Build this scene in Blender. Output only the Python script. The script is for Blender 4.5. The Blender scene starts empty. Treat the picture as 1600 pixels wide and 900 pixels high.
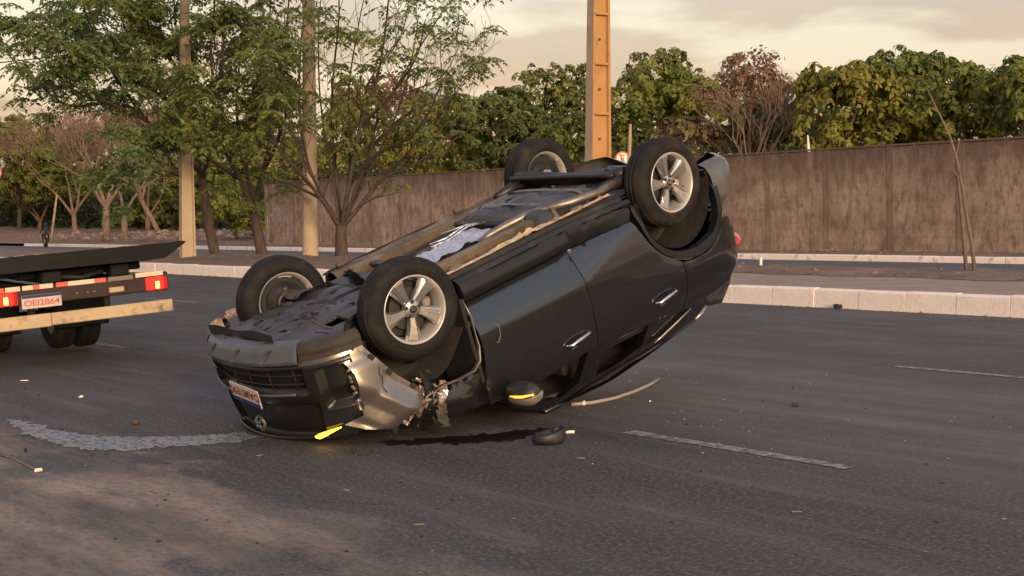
import bpy, bmesh, math, random
import numpy as np
from mathutils import Vector, Matrix
from mathutils.geometry import delaunay_2d_cdt
random.seed(7)
R = math.radians
sc = bpy.context.scene
COL = sc.collection

# ------------------------------------------------------------------ camera
EYE = 1.49            # eye height in metres
FPX = 2200.0          # focal length in pixels of the 1600 px wide photograph
SX = .0218            # the road falls away to the left by 2.2 %
TH = math.atan(120 / FPX)
cam_d = bpy.data.cameras.new('camera')
cam_d.sensor_width = 36; cam_d.lens = FPX / 1600 * 36
cam_d.clip_start = .1; cam_d.clip_end = 4000
cam = bpy.data.objects.new('camera', cam_d); COL.objects.link(cam)
cam.location = (0, 0, EYE); cam.rotation_euler = (math.pi / 2 - TH, 0, 0)
sc.camera = cam

# ------------------------------------------------------------------ light
SUN_DIR = Vector((.33, -.92, .19)).normalized()      # towards the sun, low behind the camera
sun_el = math.asin(SUN_DIR.z)
sun_d = bpy.data.lights.new('sun', 'SUN'); sun_d.energy = 2.0; sun_d.angle = R(14)
sun_d.color = (1, .73, .50)
sun = bpy.data.objects.new('sun', sun_d); COL.objects.link(sun)
sun.rotation_euler = SUN_DIR.to_track_quat('Z', 'Y').to_euler(); sun.location = (10, -20, 30)

world = bpy.data.worlds.new('World'); sc.world = world; world.use_nodes = True
nt = world.node_tree; nt.nodes.clear()
def wn(t, **k):
    n = nt.nodes.new(t)
    for a, b in k.items(): setattr(n, a, b)
    return n
out = wn('ShaderNodeOutputWorld')
sky = wn('ShaderNodeTexSky', sky_type='NISHITA', sun_disc=False, sun_elevation=sun_el,
         sun_rotation=math.atan2(SUN_DIR.x, SUN_DIR.y), altitude=0, air_density=1.5, dust_density=3, ozone_density=1)
bg1 = wn('ShaderNodeBackground'); bg1.inputs[1].default_value = .08
nt.links.new(sky.outputs[0], bg1.inputs[0])
tc = wn('ShaderNodeTexCoord')
sep = wn('ShaderNodeSeparateXYZ'); nt.links.new(tc.outputs['Generated'], sep.inputs[0])
ramp = wn('ShaderNodeValToRGB'); nt.links.new(sep.outputs[2], ramp.inputs[0])
for i, (p, c) in enumerate([(0, (.33, .245, .215)), (.05, (.32, .235, .215)), (.16, (.325, .24, .225)), (.35, (.33, .295, .305)), (1, (.26, .29, .36))]):
    e = ramp.color_ramp.elements[i] if i < 2 else ramp.color_ramp.elements.new(p)
    e.position = p; e.color = (*c, 1)
# flat cloud deck seen in perspective
den = wn('ShaderNodeMath', operation='ADD'); nt.links.new(sep.outputs[2], den.inputs[0]); den.inputs[1].default_value = .13
mx = wn('ShaderNodeMath', operation='MAXIMUM'); nt.links.new(den.outputs[0], mx.inputs[0]); mx.inputs[1].default_value = .05
dx = wn('ShaderNodeMath', operation='DIVIDE'); nt.links.new(sep.outputs[0], dx.inputs[0]); nt.links.new(mx.outputs[0], dx.inputs[1])
dy = wn('ShaderNodeMath', operation='DIVIDE'); nt.links.new(sep.outputs[1], dy.inputs[0]); nt.links.new(mx.outputs[0], dy.inputs[1])
cmb = wn('ShaderNodeCombineXYZ'); nt.links.new(dx.outputs[0], cmb.inputs[0]); dys = wn('ShaderNodeMath', operation='SUBTRACT'); nt.links.new(dy.outputs[0], dys.inputs[0]); dys.inputs[1].default_value = .22; nt.links.new(dys.outputs[0], cmb.inputs[1])
cmb.inputs[2].default_value = 60.8
cn = wn('ShaderNodeTexNoise'); nt.links.new(cmb.outputs[0], cn.inputs['Vector'])
cn.inputs['Scale'].default_value = 1.15; cn.inputs['Detail'].default_value = 7; cn.inputs['Roughness'].default_value = .47
cr = wn('ShaderNodeMapRange', interpolation_type='SMOOTHERSTEP'); nt.links.new(cn.outputs[0], cr.inputs[0])
cr.inputs[1].default_value = .44; cr.inputs[2].default_value = .56; cr.inputs[3].default_value = 0; cr.inputs[4].default_value = .9
cn2 = wn('ShaderNodeTexNoise'); nt.links.new(cmb.outputs[0], cn2.inputs['Vector']); cn2.inputs['Scale'].default_value = 2.6; cn2.inputs['Detail'].default_value = 5
ccol = wn('ShaderNodeMix', data_type='RGBA'); nt.links.new(cn2.outputs[0], ccol.inputs[0])
ccol.inputs[6].default_value = (.085, .045, .09, 1); ccol.inputs[7].default_value = (.25, .085, .095, 1)
cmix = wn('ShaderNodeMix', data_type='RGBA'); nt.links.new(cr.outputs[0], cmix.inputs[0])
nt.links.new(ramp.outputs[0], cmix.inputs[6]); nt.links.new(ccol.outputs[2], cmix.inputs[7])
bg2 = wn('ShaderNodeBackground'); nt.links.new(cmix.outputs[2], bg2.inputs[0]); bg2.inputs[1].default_value = 1.0
add = wn('ShaderNodeAddShader'); nt.links.new(bg1.outputs[0], add.inputs[0]); nt.links.new(bg2.outputs[0], add.inputs[1])
nt.links.new(add.outputs[0], out.inputs[0])
vs = sc.view_settings
vs.view_transform = 'Standard'; vs.look = 'None'; vs.exposure = .69; vs.gamma = 1

# ------------------------------------------------------------------ helpers
def tag(o, label=None, cat=None, group=None, kind=None):
    if label: o['label'] = label
    if cat: o['category'] = cat
    if group: o['group'] = group
    if kind: o['kind'] = kind
    return o
def link(o, parent=None, mw=None):
    COL.objects.link(o)
    if parent is not None: o.parent = parent
    if mw is not None: o.matrix_world = mw
    return o
def empty(name, loc=(0, 0, 0), mw=None):
    o = bpy.data.objects.new(name, None); COL.objects.link(o); o.empty_display_size = .2
    if mw is not None: o.matrix_world = mw
    else: o.location = loc
    return o
class MB:
    def __init__(s): s.v = []; s.f = []; s.m = []; s.sm = []
    def add(s, vs, fs, mi=0, smooth=False):
        n = len(s.v); s.v += [tuple(p) for p in vs]
        for f in fs: s.f.append([i + n for i in f]); s.m.append(mi); s.sm.append(smooth)
        return s
    def box(s, c, d, mat=None, mi=0, ch=0.0):
        x, y, z = d[0] / 2, d[1] / 2, d[2] / 2
        if ch > 0:
            bm = bmesh.new(); bmesh.ops.create_cube(bm, size=1)
            for v in bm.verts: v.co = Vector((v.co.x * d[0], v.co.y * d[1], v.co.z * d[2]))
            bmesh.ops.bevel(bm, geom=bm.edges[:], offset=ch, segments=1, affect='EDGES')
            vs = [v.co.copy() for v in bm.verts]; bm.verts.index_update()
            fs = [[v.index for v in f.verts] for f in bm.faces]; bm.free()
        else:
            vs = [Vector((a * x, b * y, e * z)) for a in (-1, 1) for b in (-1, 1) for e in (-1, 1)]
            fs = [(0, 1, 3, 2), (4, 6, 7, 5), (0, 4, 5, 1), (2, 3, 7, 6), (0, 2, 6, 4), (1, 5, 7, 3)]
        if mat is not None: vs = [mat @ v for v in vs]
        vs = [v + Vector(c) for v in vs]
        return s.add(vs, fs, mi)
    def tube(s, pts, rad, n=8, caps=True, mi=0, smooth=True, flat=1.0):
        pts = [Vector(p) for p in pts]; k = len(pts)
        if not hasattr(rad, '__len__'): rad = [rad] * k
        up = None; vs = []
        for i in range(k):
            t = (pts[min(i + 1, k - 1)] - pts[max(i - 1, 0)])
            if t.length < 1e-9: t = Vector((0, 0, 1))
            t.normalize()
            if up is None: up = t.cross(Vector((0, 0, 1)) if abs(t.z) < .9 else Vector((1, 0, 0))).normalized()
            else:
                up = up - t * up.dot(t)
                up = up.normalized() if up.length > 1e-6 else t.orthogonal().normalized()
            w = t.cross(up)
            for j in range(n):
                a = 2 * math.pi * j / n
                vs.append(pts[i] + up * (math.cos(a) * rad[i]) + w * (math.sin(a) * rad[i] * flat))
        fs = [(i * n + j, i * n + (j + 1) % n, (i + 1) * n + (j + 1) % n, (i + 1) * n + j) for i in range(k - 1) for j in range(n)]
        if caps: fs += [tuple(range(n))[::-1], tuple((k - 1) * n + j for j in range(n))]
        return s.add(vs, fs, mi, smooth)
    def lathe(s, prof, n=32, axis='y', c=(0, 0, 0), mi=0, smooth=True, closed=False):
        # prof: list of (r, h) along the axis
        vs = []
        for r, h in prof:
            for j in range(n):
                a = 2 * math.pi * j / n
                p = {'y': (r * math.cos(a), h, r * math.sin(a)), 'z': (r * math.cos(a), r * math.sin(a), h), 'x': (h, r * math.cos(a), r * math.sin(a))}[axis]
                vs.append(Vector(p) + Vector(c))
        k = len(prof)
        fs = [(i * n + j, (i + 1) * n + j, (i + 1) * n + (j + 1) % n, i * n + (j + 1) % n) for i in range(k - 1) for j in range(n)]
        if closed: fs += [((k - 1) * n + j, j, (j + 1) % n, (k - 1) * n + (j + 1) % n) for j in range(n)]
        return s.add(vs, fs, mi, smooth)
    def grid(s, P, mi=0, smooth=True):
        # P[i][j] points
        a, b = len(P), len(P[0])
        vs = [p for row in P for p in row]
        fs = [(i * b + j, i * b + j + 1, (i + 1) * b + j + 1, (i + 1) * b + j) for i in range(a - 1) for j in range(b - 1)]
        return s.add(vs, fs, mi, smooth)
    def prism(s, poly, off, mi=0):
        # planar 3d polygon extruded by the vector off
        n = len(poly); P = [Vector(p) for p in poly]; Q = [p + Vector(off) for p in P]
        fs = [tuple(range(n))[::-1], tuple(n + i for i in range(n))] + [(i, (i + 1) % n, n + (i + 1) % n, n + i) for i in range(n)]
        return s.add(P + Q, fs, mi)
    def mesh(s, name, mats):
        me = bpy.data.meshes.new(name); me.from_pydata(s.v, [], s.f)
        for m in (mats if isinstance(mats, (list, tuple)) else [mats]): me.materials.append(m)
        me.polygons.foreach_set('material_index', s.m); me.polygons.foreach_set('use_smooth', s.sm)
        me.validate(); me.update()
        return me
    def build(s, name, mats, parent=None, fix=True, mw=None):
        me = s.mesh(name, mats)
        if fix:
            bm = bmesh.new(); bm.from_mesh(me); bmesh.ops.recalc_face_normals(bm, faces=bm.faces); bm.to_mesh(me); bm.free()
        return link(bpy.data.objects.new(name, me), parent, mw)
def quads_obj(name, V, mat, parent=None, tri=False):
    # V: (n,4,3) array of loose leaf quads
    V = np.asarray(V, np.float32); n = len(V)
    me = bpy.data.meshes.new(name)
    me.vertices.add(n * 4); me.vertices.foreach_set('co', V.reshape(-1))
    me.loops.add(n * 4); me.loops.foreach_set('vertex_index', np.arange(n * 4, dtype=np.int32))
    me.polygons.add(n); me.polygons.foreach_set('loop_start', np.arange(0, n * 4, 4, dtype=np.int32))
    me.polygons.foreach_set('loop_total', np.full(n, 4, np.int32))
    me.materials.append(mat); me.update(calc_edges=True); me.validate()
    return link(bpy.data.objects.new(name, me), parent)

# ------------------------------------------------------------------ materials
def mat(name, col, rough=.6, metal=0., var=.0, vscale=3., bump=0., bscale=40., coat=0., emit=None, estr=0., spec=.5, var2=None, stretch=(1, 1, 1), trans=0., dirt=None):
    m = bpy.data.materials.new(name); m.use_nodes = True
    t = m.node_tree; b = t.nodes['Principled BSDF']
    b.inputs['Base Color'].default_value = (*col, 1); b.inputs['Roughness'].default_value = rough
    b.inputs['Metallic'].default_value = metal; b.inputs['Coat Weight'].default_value = coat
    b.inputs['Coat Roughness'].default_value = .05
    b.inputs['Specular IOR Level'].default_value = spec; b.inputs['Transmission Weight'].default_value = trans
    if emit: b.inputs['Emission Color'].default_value = (*emit, 1); b.inputs['Emission Strength'].default_value = estr
    if var or bump or var2 or dirt:
        co = t.nodes.new('ShaderNodeTexCoord'); mp = t.nodes.new('ShaderNodeMapping'); mp.inputs['Scale'].default_value = stretch
        t.links.new(co.outputs['Object'], mp.inputs[0])
    last = None
    if var or var2:
        n = t.nodes.new('ShaderNodeTexNoise'); n.inputs['Scale'].default_value = vscale; n.inputs['Detail'].default_value = 7; n.inputs['Roughness'].default_value = .6
        t.links.new(mp.outputs[0], n.inputs['Vector'])
        r = t.nodes.new('ShaderNodeValToRGB'); t.links.new(n.outputs[0], r.inputs[0])
        r.color_ramp.elements[0].position = .3; r.color_ramp.elements[1].position = .7
        c2 = var2 or tuple(min(1, c * (1 + var)) for c in col)
        c1 = col if var2 else tuple(c * (1 - var) for c in col)
        r.color_ramp.elements[0].color = (*c1, 1); r.color_ramp.elements[1].color = (*c2, 1)
        last = r.outputs[0]
    if dirt:        # (colour, scale, low, high)
        n = t.nodes.new('ShaderNodeTexNoise'); n.inputs['Scale'].default_value = dirt[1]; n.inputs['Detail'].default_value = 8; n.inputs['Roughness'].default_value = .65
        t.links.new(co.outputs['Object'], n.inputs['Vector'])
        g = t.nodes.new('ShaderNodeMapRange'); t.links.new(n.outputs[0], g.inputs[0]); g.inputs[1].default_value = dirt[2]; g.inputs[2].default_value = dirt[3]
        x = t.nodes.new('ShaderNodeMix'); x.data_type = 'RGBA'; t.links.new(g.outputs[0], x.inputs[0])
        x.inputs[6].default_value = (*col, 1); x.inputs[7].default_value = (*dirt[0], 1)
        if last: t.links.new(last, x.inputs[6])
        last = x.outputs[2]
        rr = t.nodes.new('ShaderNodeMix'); t.links.new(g.outputs[0], rr.inputs[0]); rr.inputs[2].default_value = rough; rr.inputs[3].default_value = max(rough, .75)
        t.links.new(rr.outputs[0], b.inputs['Roughness'])
        if coat:
            r2 = t.nodes.new('ShaderNodeMix'); t.links.new(g.outputs[0], r2.inputs[0]); r2.inputs[2].default_value = coat; r2.inputs[3].default_value = coat * .25
            t.links.new(r2.outputs[0], b.inputs['Coat Weight'])
    if last: t.links.new(last, b.inputs['Base Color'])
    if bump:
        n = t.nodes.new('ShaderNodeTexNoise'); n.inputs['Scale'].default_value = bscale; n.inputs['Detail'].default_value = 5
        t.links.new(mp.outputs[0], n.inputs['Vector'])
        bp = t.nodes.new('ShaderNodeBump'); bp.inputs['Strength'].default_value = bump; bp.inputs['Distance'].default_value = .02
        t.links.new(n.outputs[0], bp.inputs['Height']); t.links.new(bp.outputs[0], b.inputs['Normal'])
    return m
def leafmat(name, c1, c2, trans=.35):
    m = bpy.data.materials.new(name); m.use_nodes = True; t = m.node_tree; t.nodes.clear()
    o = t.nodes.new('ShaderNodeOutputMaterial'); g = t.nodes.new('ShaderNodeNewGeometry')
    co = t.nodes.new('ShaderNodeTexCoord'); n = t.nodes.new('ShaderNodeTexNoise'); n.inputs['Scale'].default_value = .9; n.inputs['Detail'].default_value = 3
    t.links.new(co.outputs['Object'], n.inputs['Vector'])
    a = t.nodes.new('ShaderNodeMath'); a.operation = 'MULTIPLY_ADD'; t.links.new(g.outputs['Random Per Island'], a.inputs[0]); a.inputs[1].default_value = .45
    s = t.nodes.new('ShaderNodeMath'); s.operation = 'MULTIPLY_ADD'; t.links.new(n.outputs[0], s.inputs[0]); s.inputs[1].default_value = 1.7; s.inputs[2].default_value = -.6
    t.links.new(s.outputs[0], a.inputs[2])
    r = t.nodes.new('ShaderNodeValToRGB'); t.links.new(a.outputs[0], r.inputs[0])
    r.color_ramp.elements[0].position = .1; r.color_ramp.elements[0].color = (*c1, 1); r.color_ramp.elements[1].position = .9; r.color_ramp.elements[1].color = (*c2, 1)
    d = t.nodes.new('ShaderNodeBsdfPrincipled'); t.links.new(r.outputs[0], d.inputs['Base Color']); d.inputs['Roughness'].default_value = .55; d.inputs['Specular IOR Level'].default_value = .3
    tr = t.nodes.new('ShaderNodeBsdfTranslucent'); t.links.new(r.outputs[0], tr.inputs[0])
    x = t.nodes.new('ShaderNodeMixShader'); x.inputs[0].default_value = trans
    t.links.new(d.outputs[0], x.inputs[1]); t.links.new(tr.outputs[0], x.inputs[2]); t.links.new(x.outputs[0], o.inputs[0])
    return m
def asphalt(name, base, light, brown, verge):
    m = bpy.data.materials.new(name); m.use_nodes = True; t = m.node_tree; b = t.nodes['Principled BSDF']
    N = t.nodes.new; L = t.links.new
    co = N('ShaderNodeTexCoord')
    def noise(scale, detail=6, sx=1, sy=1, rough=.6, off=0):
        mp = N('ShaderNodeMapping'); mp.inputs['Scale'].default_value = (sx, sy, 1); mp.inputs['Location'].default_value = (off, off, 0); L(co.outputs['Object'], mp.inputs[0])
        n = N('ShaderNodeTexNoise'); n.inputs['Scale'].default_value = scale; n.inputs['Detail'].default_value = detail; n.inputs['Roughness'].default_value = rough
        L(mp.outputs[0], n.inputs['Vector']); return n.outputs[0]
    def rng(src, lo, hi, a=0., c=1.):
        g = N('ShaderNodeMapRange'); L(src, g.inputs[0]); g.inputs[1].default_value = lo; g.inputs[2].default_value = hi; g.inputs[3].default_value = a; g.inputs[4].default_value = c; return g.outputs[0]
    def mixc(fac, A, B):
        x = N('ShaderNodeMix'); x.data_type = 'RGBA'; L(fac, x.inputs[0])
        for i, s in ((6, A), (7, B)):
            if isinstance(s, tuple): x.inputs[i].default_value = (*s, 1)
            else: L(s, x.inputs[i])
        return x.outputs[2]
    def mul(a, bb):
        x = N('ShaderNodeMath'); x.operation = 'MULTIPLY'; L(a, x.inputs[0])
        if isinstance(bb, float): x.inputs[1].default_value = bb
        else: L(bb, x.inputs[1])
        return x.outputs[0]
    c = mixc(rng(noise(.35, 5, .5, 1.4), .35, .7), base, light)
    c = mixc(mul(rng(noise(1.1, 7, .22, 1.6, off=5), .48, .70), .75), c, tuple(x * 1.35 for x in light))      # worn drag streaks along the lane
    c = mixc(mul(rng(noise(.5, 6, off=9), .52, .75), .7), c, brown)
    c = mixc(rng(noise(170, 2, rough=.8, off=3), .54, .70, 0, .5), c, tuple(x * 2.3 for x in light))       # aggregate
    c = mixc(rng(noise(52, 3, rough=.6, off=8), .50, .62, 0, .7), c, tuple(x * .35 for x in base))
    vo = N('ShaderNodeTexVoronoi'); vo.feature = 'DISTANCE_TO_EDGE'; vo.inputs['Scale'].default_value = .33
    wv = N('ShaderNodeTexNoise'); wv.inputs['Scale'].default_value = 1.7; wv.inputs['Detail'].default_value = 7; L(co.outputs['Object'], wv.inputs['Vector'])
    va = N('ShaderNodeVectorMath'); va.operation = 'MULTIPLY_ADD'; L(wv.outputs['Color'], va.inputs[0]); va.inputs[1].default_value = (1.4, 1.4, 0); L(co.outputs['Object'], va.inputs[2]); L(va.outputs[0], vo.inputs['Vector'])
    c = mixc(mul(rng(vo.outputs['Distance'], .0055, .0015), rng(noise(.28, 3, off=11), .50, .60, 0, .75)), c, tuple(x * .35 for x in base))
    c = mixc(rng(noise(36, 3, rough=.6, off=14), .50, .64, 0, .75), c, tuple(x * 1.9 for x in light))
    c = mixc(rng(noise(70, 2, rough=.5, off=15), .68, .73, 0, .55), c, (.30, .27, .24))
    sp = N('ShaderNodeSeparateXYZ'); L(co.outputs['Object'], sp.inputs[0])
    if verge:       # dust polished pale on the middle lane towards the right
        d1 = mul(rng(sp.outputs[1], -9.9, -8.6), rng(sp.outputs[1], -5.2, -6.6))
        d1 = mul(d1, rng(sp.outputs[0], -1.6, .4))
        d1 = mul(d1, rng(noise(1.3, 8, .16, 1.5, .66, off=21), .36, .62, .10, 1.))
        c = mixc(mul(d1, .75), c, (.150, .132, .120))
        c = mixc(mul(rng(noise(3.2, 7, .10, 1.3, .6, off=23), .54, .66), .5), c, (.135, .120, .110))
    if verge:       # sand lying along the near edge of the carriageway
        nn = rng(noise(.9, 9, .55, 1.0, .68, off=2), .2, .8, -1.9, 1.9)
        a = N('ShaderNodeMath'); a.operation = 'ADD'; L(sp.outputs[1], a.inputs[0]); L(nn, a.inputs[1])
        f = rng(a.outputs[0], -12.5, -13.15, 0, 1.)
        al = rng(sp.outputs[0], 6.4, 4.2)      # more of it further along to the left
        f = mul(f, al)
        f = mul(f, rng(noise(1.7, 8, .35, 1, .62, off=1), .42, .58, .30, 1.)); f = mul(f, rng(noise(26, 4, .6, 1, .6, off=31), .38, .54, .55, 1.))
        c = mixc(f, c, mixc(rng(noise(1.1, 7, .5, 1., off=33), .38, .62), (.17, .128, .100), (.40, .30, .232)))
        # one-off pale scuff where the car slid
        dxy = N('ShaderNodeVectorMath'); dxy.operation = 'DISTANCE'; mp = N('ShaderNodeMapping'); L(co.outputs['Object'], mp.inputs[0])
        mp.inputs['Scale'].default_value = (.55, 1.2, 1); mp.inputs['Location'].default_value = (.55 * .3, 1.2 * 7.6, 0); L(mp.outputs[0], dxy.inputs[0])
        sc_ = mul(rng(dxy.outputs['Value'], 1.6, .2), rng(noise(2.2, 7, .45, 1.9, .65, off=4), .47, .68))
        c = mixc(mul(sc_, .6), c, (.17, .13, .105))
    L(c, b.inputs['Base Color'])
    L(rng(noise(.6, 5, off=6), .3, .7, .62, .85), b.inputs['Roughness']); b.inputs['Specular IOR Level'].default_value = .35
    bp = N('ShaderNodeBump'); bp.inputs['Strength'].default_value = .5; bp.inputs['Distance'].default_value = .008
    L(noise(95, 4, rough=.7), bp.inputs['Height']); L(bp.outputs[0], b.inputs['Normal'])
    return m

M = {}
M['asphalt'] = asphalt('asphalt', (.036, .0345, .0345), (.068, .065, .064), (.066, .057, .051), True)
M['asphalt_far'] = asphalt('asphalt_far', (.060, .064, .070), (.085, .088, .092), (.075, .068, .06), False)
M['earth'] = mat('earth', (.13, .075, .045), .95, var2=(.24, .145, .09), vscale=1.2, bump=.6, bscale=14)
M['median_earth'] = mat('median_earth', (.11, .07, .05), .95, var2=(.23, .155, .11), vscale=1.6, bump=.7, bscale=18, dirt=((.06, .045, .035), 5, .55, .7))
M['path'] = mat('path', (.23, .17, .135), .9, var2=(.33, .25, .20), vscale=1.1, bump=.3, bscale=40, dirt=((.11, .08, .06), 2.2, .55, .75))
M['lime'] = mat('lime', (.70, .61, .55), .9, var2=(.86, .78, .72), vscale=2.2, bump=.3, bscale=18, dirt=((.28, .21, .17), 2.6, .54, .78))
M['paintline'] = mat('paintline', (.22, .20, .185), .85, var2=(.36, .335, .31), vscale=9, bump=.3, bscale=60, dirt=((.06, .055, .05), 14, .42, .62))
M['bark'] = mat('bark', (.060, .042, .032), .9, var=.45, vscale=9, bump=.8, bscale=30, stretch=(1, 1, .3))
M['bark_pale'] = mat('bark_pale', (.20, .135, .10), .9, var=.35, vscale=8, bump=.6, bscale=30, stretch=(1, 1, .3))
M['twig_brown'] = mat('twig_brown', (.14, .085, .062), .9, var=.3, vscale=2)
M['wood'] = mat('wood', (.30, .22, .15), .85, var=.35, vscale=8, stretch=(1, 1, .15))
M['wood_grey'] = mat('wood_grey', (.13, .10, .08), .9, var=.3, vscale=8)
M['pole_warm'] = mat('pole_warm', (.34, .18, .065), .85, var2=(.40, .22, .085), vscale=3.2, bump=.25, bscale=30, dirt=((.22, .12, .055), 4, .57, .76))  # low sun's orange put into the concrete colour
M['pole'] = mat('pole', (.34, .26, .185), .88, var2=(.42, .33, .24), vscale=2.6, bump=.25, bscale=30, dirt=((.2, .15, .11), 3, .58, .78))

def wallmat(tint=1.):
    m = bpy.data.materials.new('wall_render'); m.use_nodes = True; t = m.node_tree; b = t.nodes['Principled BSDF']; N = t.nodes.new; L = t.links.new
    co = N('ShaderNodeTexCoord')
    def noise(scale, st, det=8, ro=.65):
        mp = N('ShaderNodeMapping'); mp.inputs['Scale'].default_value = st; L(co.outputs['Object'], mp.inputs[0])
        n = N('ShaderNodeTexNoise'); n.inputs['Scale'].default_value = scale; n.inputs['Detail'].default_value = det; n.inputs['Roughness'].default_value = ro; L(mp.outputs[0], n.inputs['Vector']); return n.outputs[0]
    def rng(s, a, c, d=0., e=1.):
        g = N('ShaderNodeMapRange'); L(s, g.inputs[0]); g.inputs[1].default_value = a; g.inputs[2].default_value = c; g.inputs[3].default_value = d; g.inputs[4].default_value = e; return g.outputs[0]
    def mixc(f, A, B):
        x = N('ShaderNodeMix'); x.data_type = 'RGBA'; L(f, x.inputs[0])
        for i, s in ((6, A), (7, B)):
            if isinstance(s, tuple): x.inputs[i].default_value = (*s, 1)
            else: L(s, x.inputs[i])
        return x.outputs[2]
    c = mixc(rng(noise(.8, (1, 1, 1)), .35, .68), (.22, .158, .122), (.42, .32, .255))
    br = N('ShaderNodeTexBrick'); mp = N('ShaderNodeMapping'); mp.inputs['Rotation'].default_value = (R(90), 0, 0); L(co.outputs['Object'], mp.inputs[0]); L(mp.outputs[0], br.inputs['Vector'])
    br.inputs['Scale'].default_value = 1; br.inputs['Brick Width'].default_value = .40; br.inputs['Row Height'].default_value = .2; br.inputs['Mortar Size'].default_value = .012; br.inputs['Mortar Smooth'].default_value = .6
    br.inputs['Color1'].default_value = (1, 1, 1, 1); br.inputs['Color2'].default_value = (.45, .45, .45, 1); br.inputs['Mortar'].default_value = (.2, .2, .2, 1)
    bw = N('ShaderNodeRGBToBW'); L(br.outputs[0], bw.inputs[0])
    mm = N('ShaderNodeMath'); mm.operation = 'MULTIPLY'; L(rng(bw.outputs[0], .9, .3, 0, .42), mm.inputs[0]); L(rng(noise(.9, (1, 1, 1.4)), .40, .60), mm.inputs[1])
    c = mixc(mm.outputs[0], c, (.10, .066, .048))
    c = mixc(rng(noise(4.2, (1, 1, .42), 9, .74), .48, .60, 0, .75), c, (.125, .084, .062))
    c = mixc(rng(noise(1.3, (1, 1, .8), 9, .7), .52, .70, 0, .5), c, (.13, .088, .066))
    sp = N('ShaderNodeSeparateXYZ'); L(co.outputs['Object'], sp.inputs[0])
    st = noise(2.6, (1, 1, .22))                                    # rain streaks running down from the coping
    a = N('ShaderNodeMath'); a.operation = 'MULTIPLY_ADD'; L(st, a.inputs[0]); a.inputs[1].default_value = 2.4; L(sp.outputs[2], a.inputs[2])
    c = mixc(rng(a.outputs[0], 3.0, 4.1, 0, .8), c, (.085, .055, .042))
    if tint != 1.: c = mixc(rng(noise(1.5, (1, 1, .5)), .3, .6, .1, .75), c, (.135, .095, .072))
    L(c, b.inputs['Base Color']); b.inputs['Roughness'].default_value = .95
    bp = N('ShaderNodeBump'); bp.inputs['Strength'].default_value = .55; bp.inputs['Distance'].default_value = .03; L(noise(9, (1, 1, 1)), bp.inputs['Height']); L(bp.outputs[0], b.inputs['Normal'])
    return m
M['wall'] = wallmat(); M['wall_post'] = wallmat(.8)
# car materials
M['paint'] = mat('car_paint', (.064, .067, .074), .26, metal=.9, coat=1.0, var=.05, vscale=4, bump=.012, bscale=3, dirt=((.06, .052, .046), 9, .66, .95))
M['paint_wing_lit'] = mat('car_paint_wing_lit', (.245, .225, .208), .28, metal=.8, coat=.25, var=.08, vscale=6, dirt=((.15, .12, .1), 9, .6, .8))  # car paint lightened, the low sun and sky it mirrors put into the colour
M['clad'] = mat('black_plastic', (.016, .016, .017), .5, var=.2, vscale=12, bump=.1, bscale=200, dirt=((.07, .055, .045), 4, .52, .8))
M['front_black'] = mat('front_black', (.010, .0105, .012), .36, var=.15, vscale=8, bump=.05, bscale=60)
M['gloss'] = mat('gloss_black', (.008, .008, .010), .14, coat=.3)
M['grey_plastic'] = mat('grey_plastic', (.060, .074, .088), .40, var=.15, vscale=8, bump=.1, bscale=90, dirt=((.10, .085, .07), 5, .56, .8))
M['bumper_paint'] = mat('bumper_paint', (.12, .122, .122), .36, metal=.4, coat=.4, var=.1, vscale=4, dirt=((.12, .10, .085), 5, .56, .8))
M['shield'] = mat('shield_plastic', (.030, .033, .036), .38, var=.35, vscale=6, bump=.5, bscale=9, dirt=((.085, .07, .058), 4, .5, .75))
M['tyre'] = mat('tyre_rubber', (.0085, .0082, .0082), .78, spec=.3, var=.2, vscale=10, bump=.15, bscale=60, dirt=((.032, .025, .021), 5, .50, .75))
M['alloy'] = mat('alloy', (.55, .535, .52), .27, metal=.9, var=.08, vscale=10)
M['rim_silver'] = mat('rim_silver', (.46, .445, .43), .36, metal=.35, var=.08, vscale=10)
M['alloy_dark'] = mat('alloy_dark', (.05, .047, .044), .5, metal=.6)
M['steel'] = mat('steel', (.22, .20, .18), .45, metal=.8, var=.3, vscale=8, dirt=((.12, .075, .05), 7, .5, .75))
M['black'] = mat('matt_black', (.012, .012, .013), .7)
M['iron'] = mat('black_iron', (.020, .019, .019), .42, metal=.2, var=.3, vscale=8, dirt=((.08, .06, .045), 6, .55, .8))
M['floor'] = mat('underbody_paint', (.20, .155, .105), .40, metal=.5, var=.35, vscale=5, bump=.25, bscale=10, dirt=((.055, .043, .034), 3.5, .42, .7))
M['sealer'] = mat('sill_sealer', (.50, .37, .24), .5, var=.3, vscale=14, bump=.5, bscale=20, dirt=((.16, .10, .06), 12, .5, .7))
M['foil'] = mat('heat_foil', (.66, .67, .69), .33, metal=.9, var=.12, vscale=12, bump=.7, bscale=22)
M['liner'] = mat('liner', (.034, .027, .022), .8, var=.4, vscale=5, bump=.3, bscale=16)
M['interior'] = mat('interior', (.020, .020, .022), .8)
M['trim'] = mat('roof_trim', (.045, .042, .038), .7, var=.2, vscale=8)
M['chrome'] = mat('chrome', (.75, .74, .72), .12, metal=1)
M['amber'] = mat('amber_lit', (.9, .5, .05), .3, emit=(1, .50, .03), estr=3.2)
M['amber2'] = mat('amber_mirror', (.9, .5, .05), .3, emit=(1, .47, .05), estr=.9)
M['red_lens'] = mat('red_lens', (.45, .02, .02), .15, coat=.5)
M['silver'] = mat('silver', (.50, .45, .40), .3, metal=.7)
M['white_plate'] = mat('plate_white', (.46, .42, .38), .55, var=.12, vscale=20)
M['plate_ink'] = mat('plate_ink', (.16, .05, .035), .6)
M['plate_ink_red'] = mat('plate_ink_red', (.48, .07, .06), .6)
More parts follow.
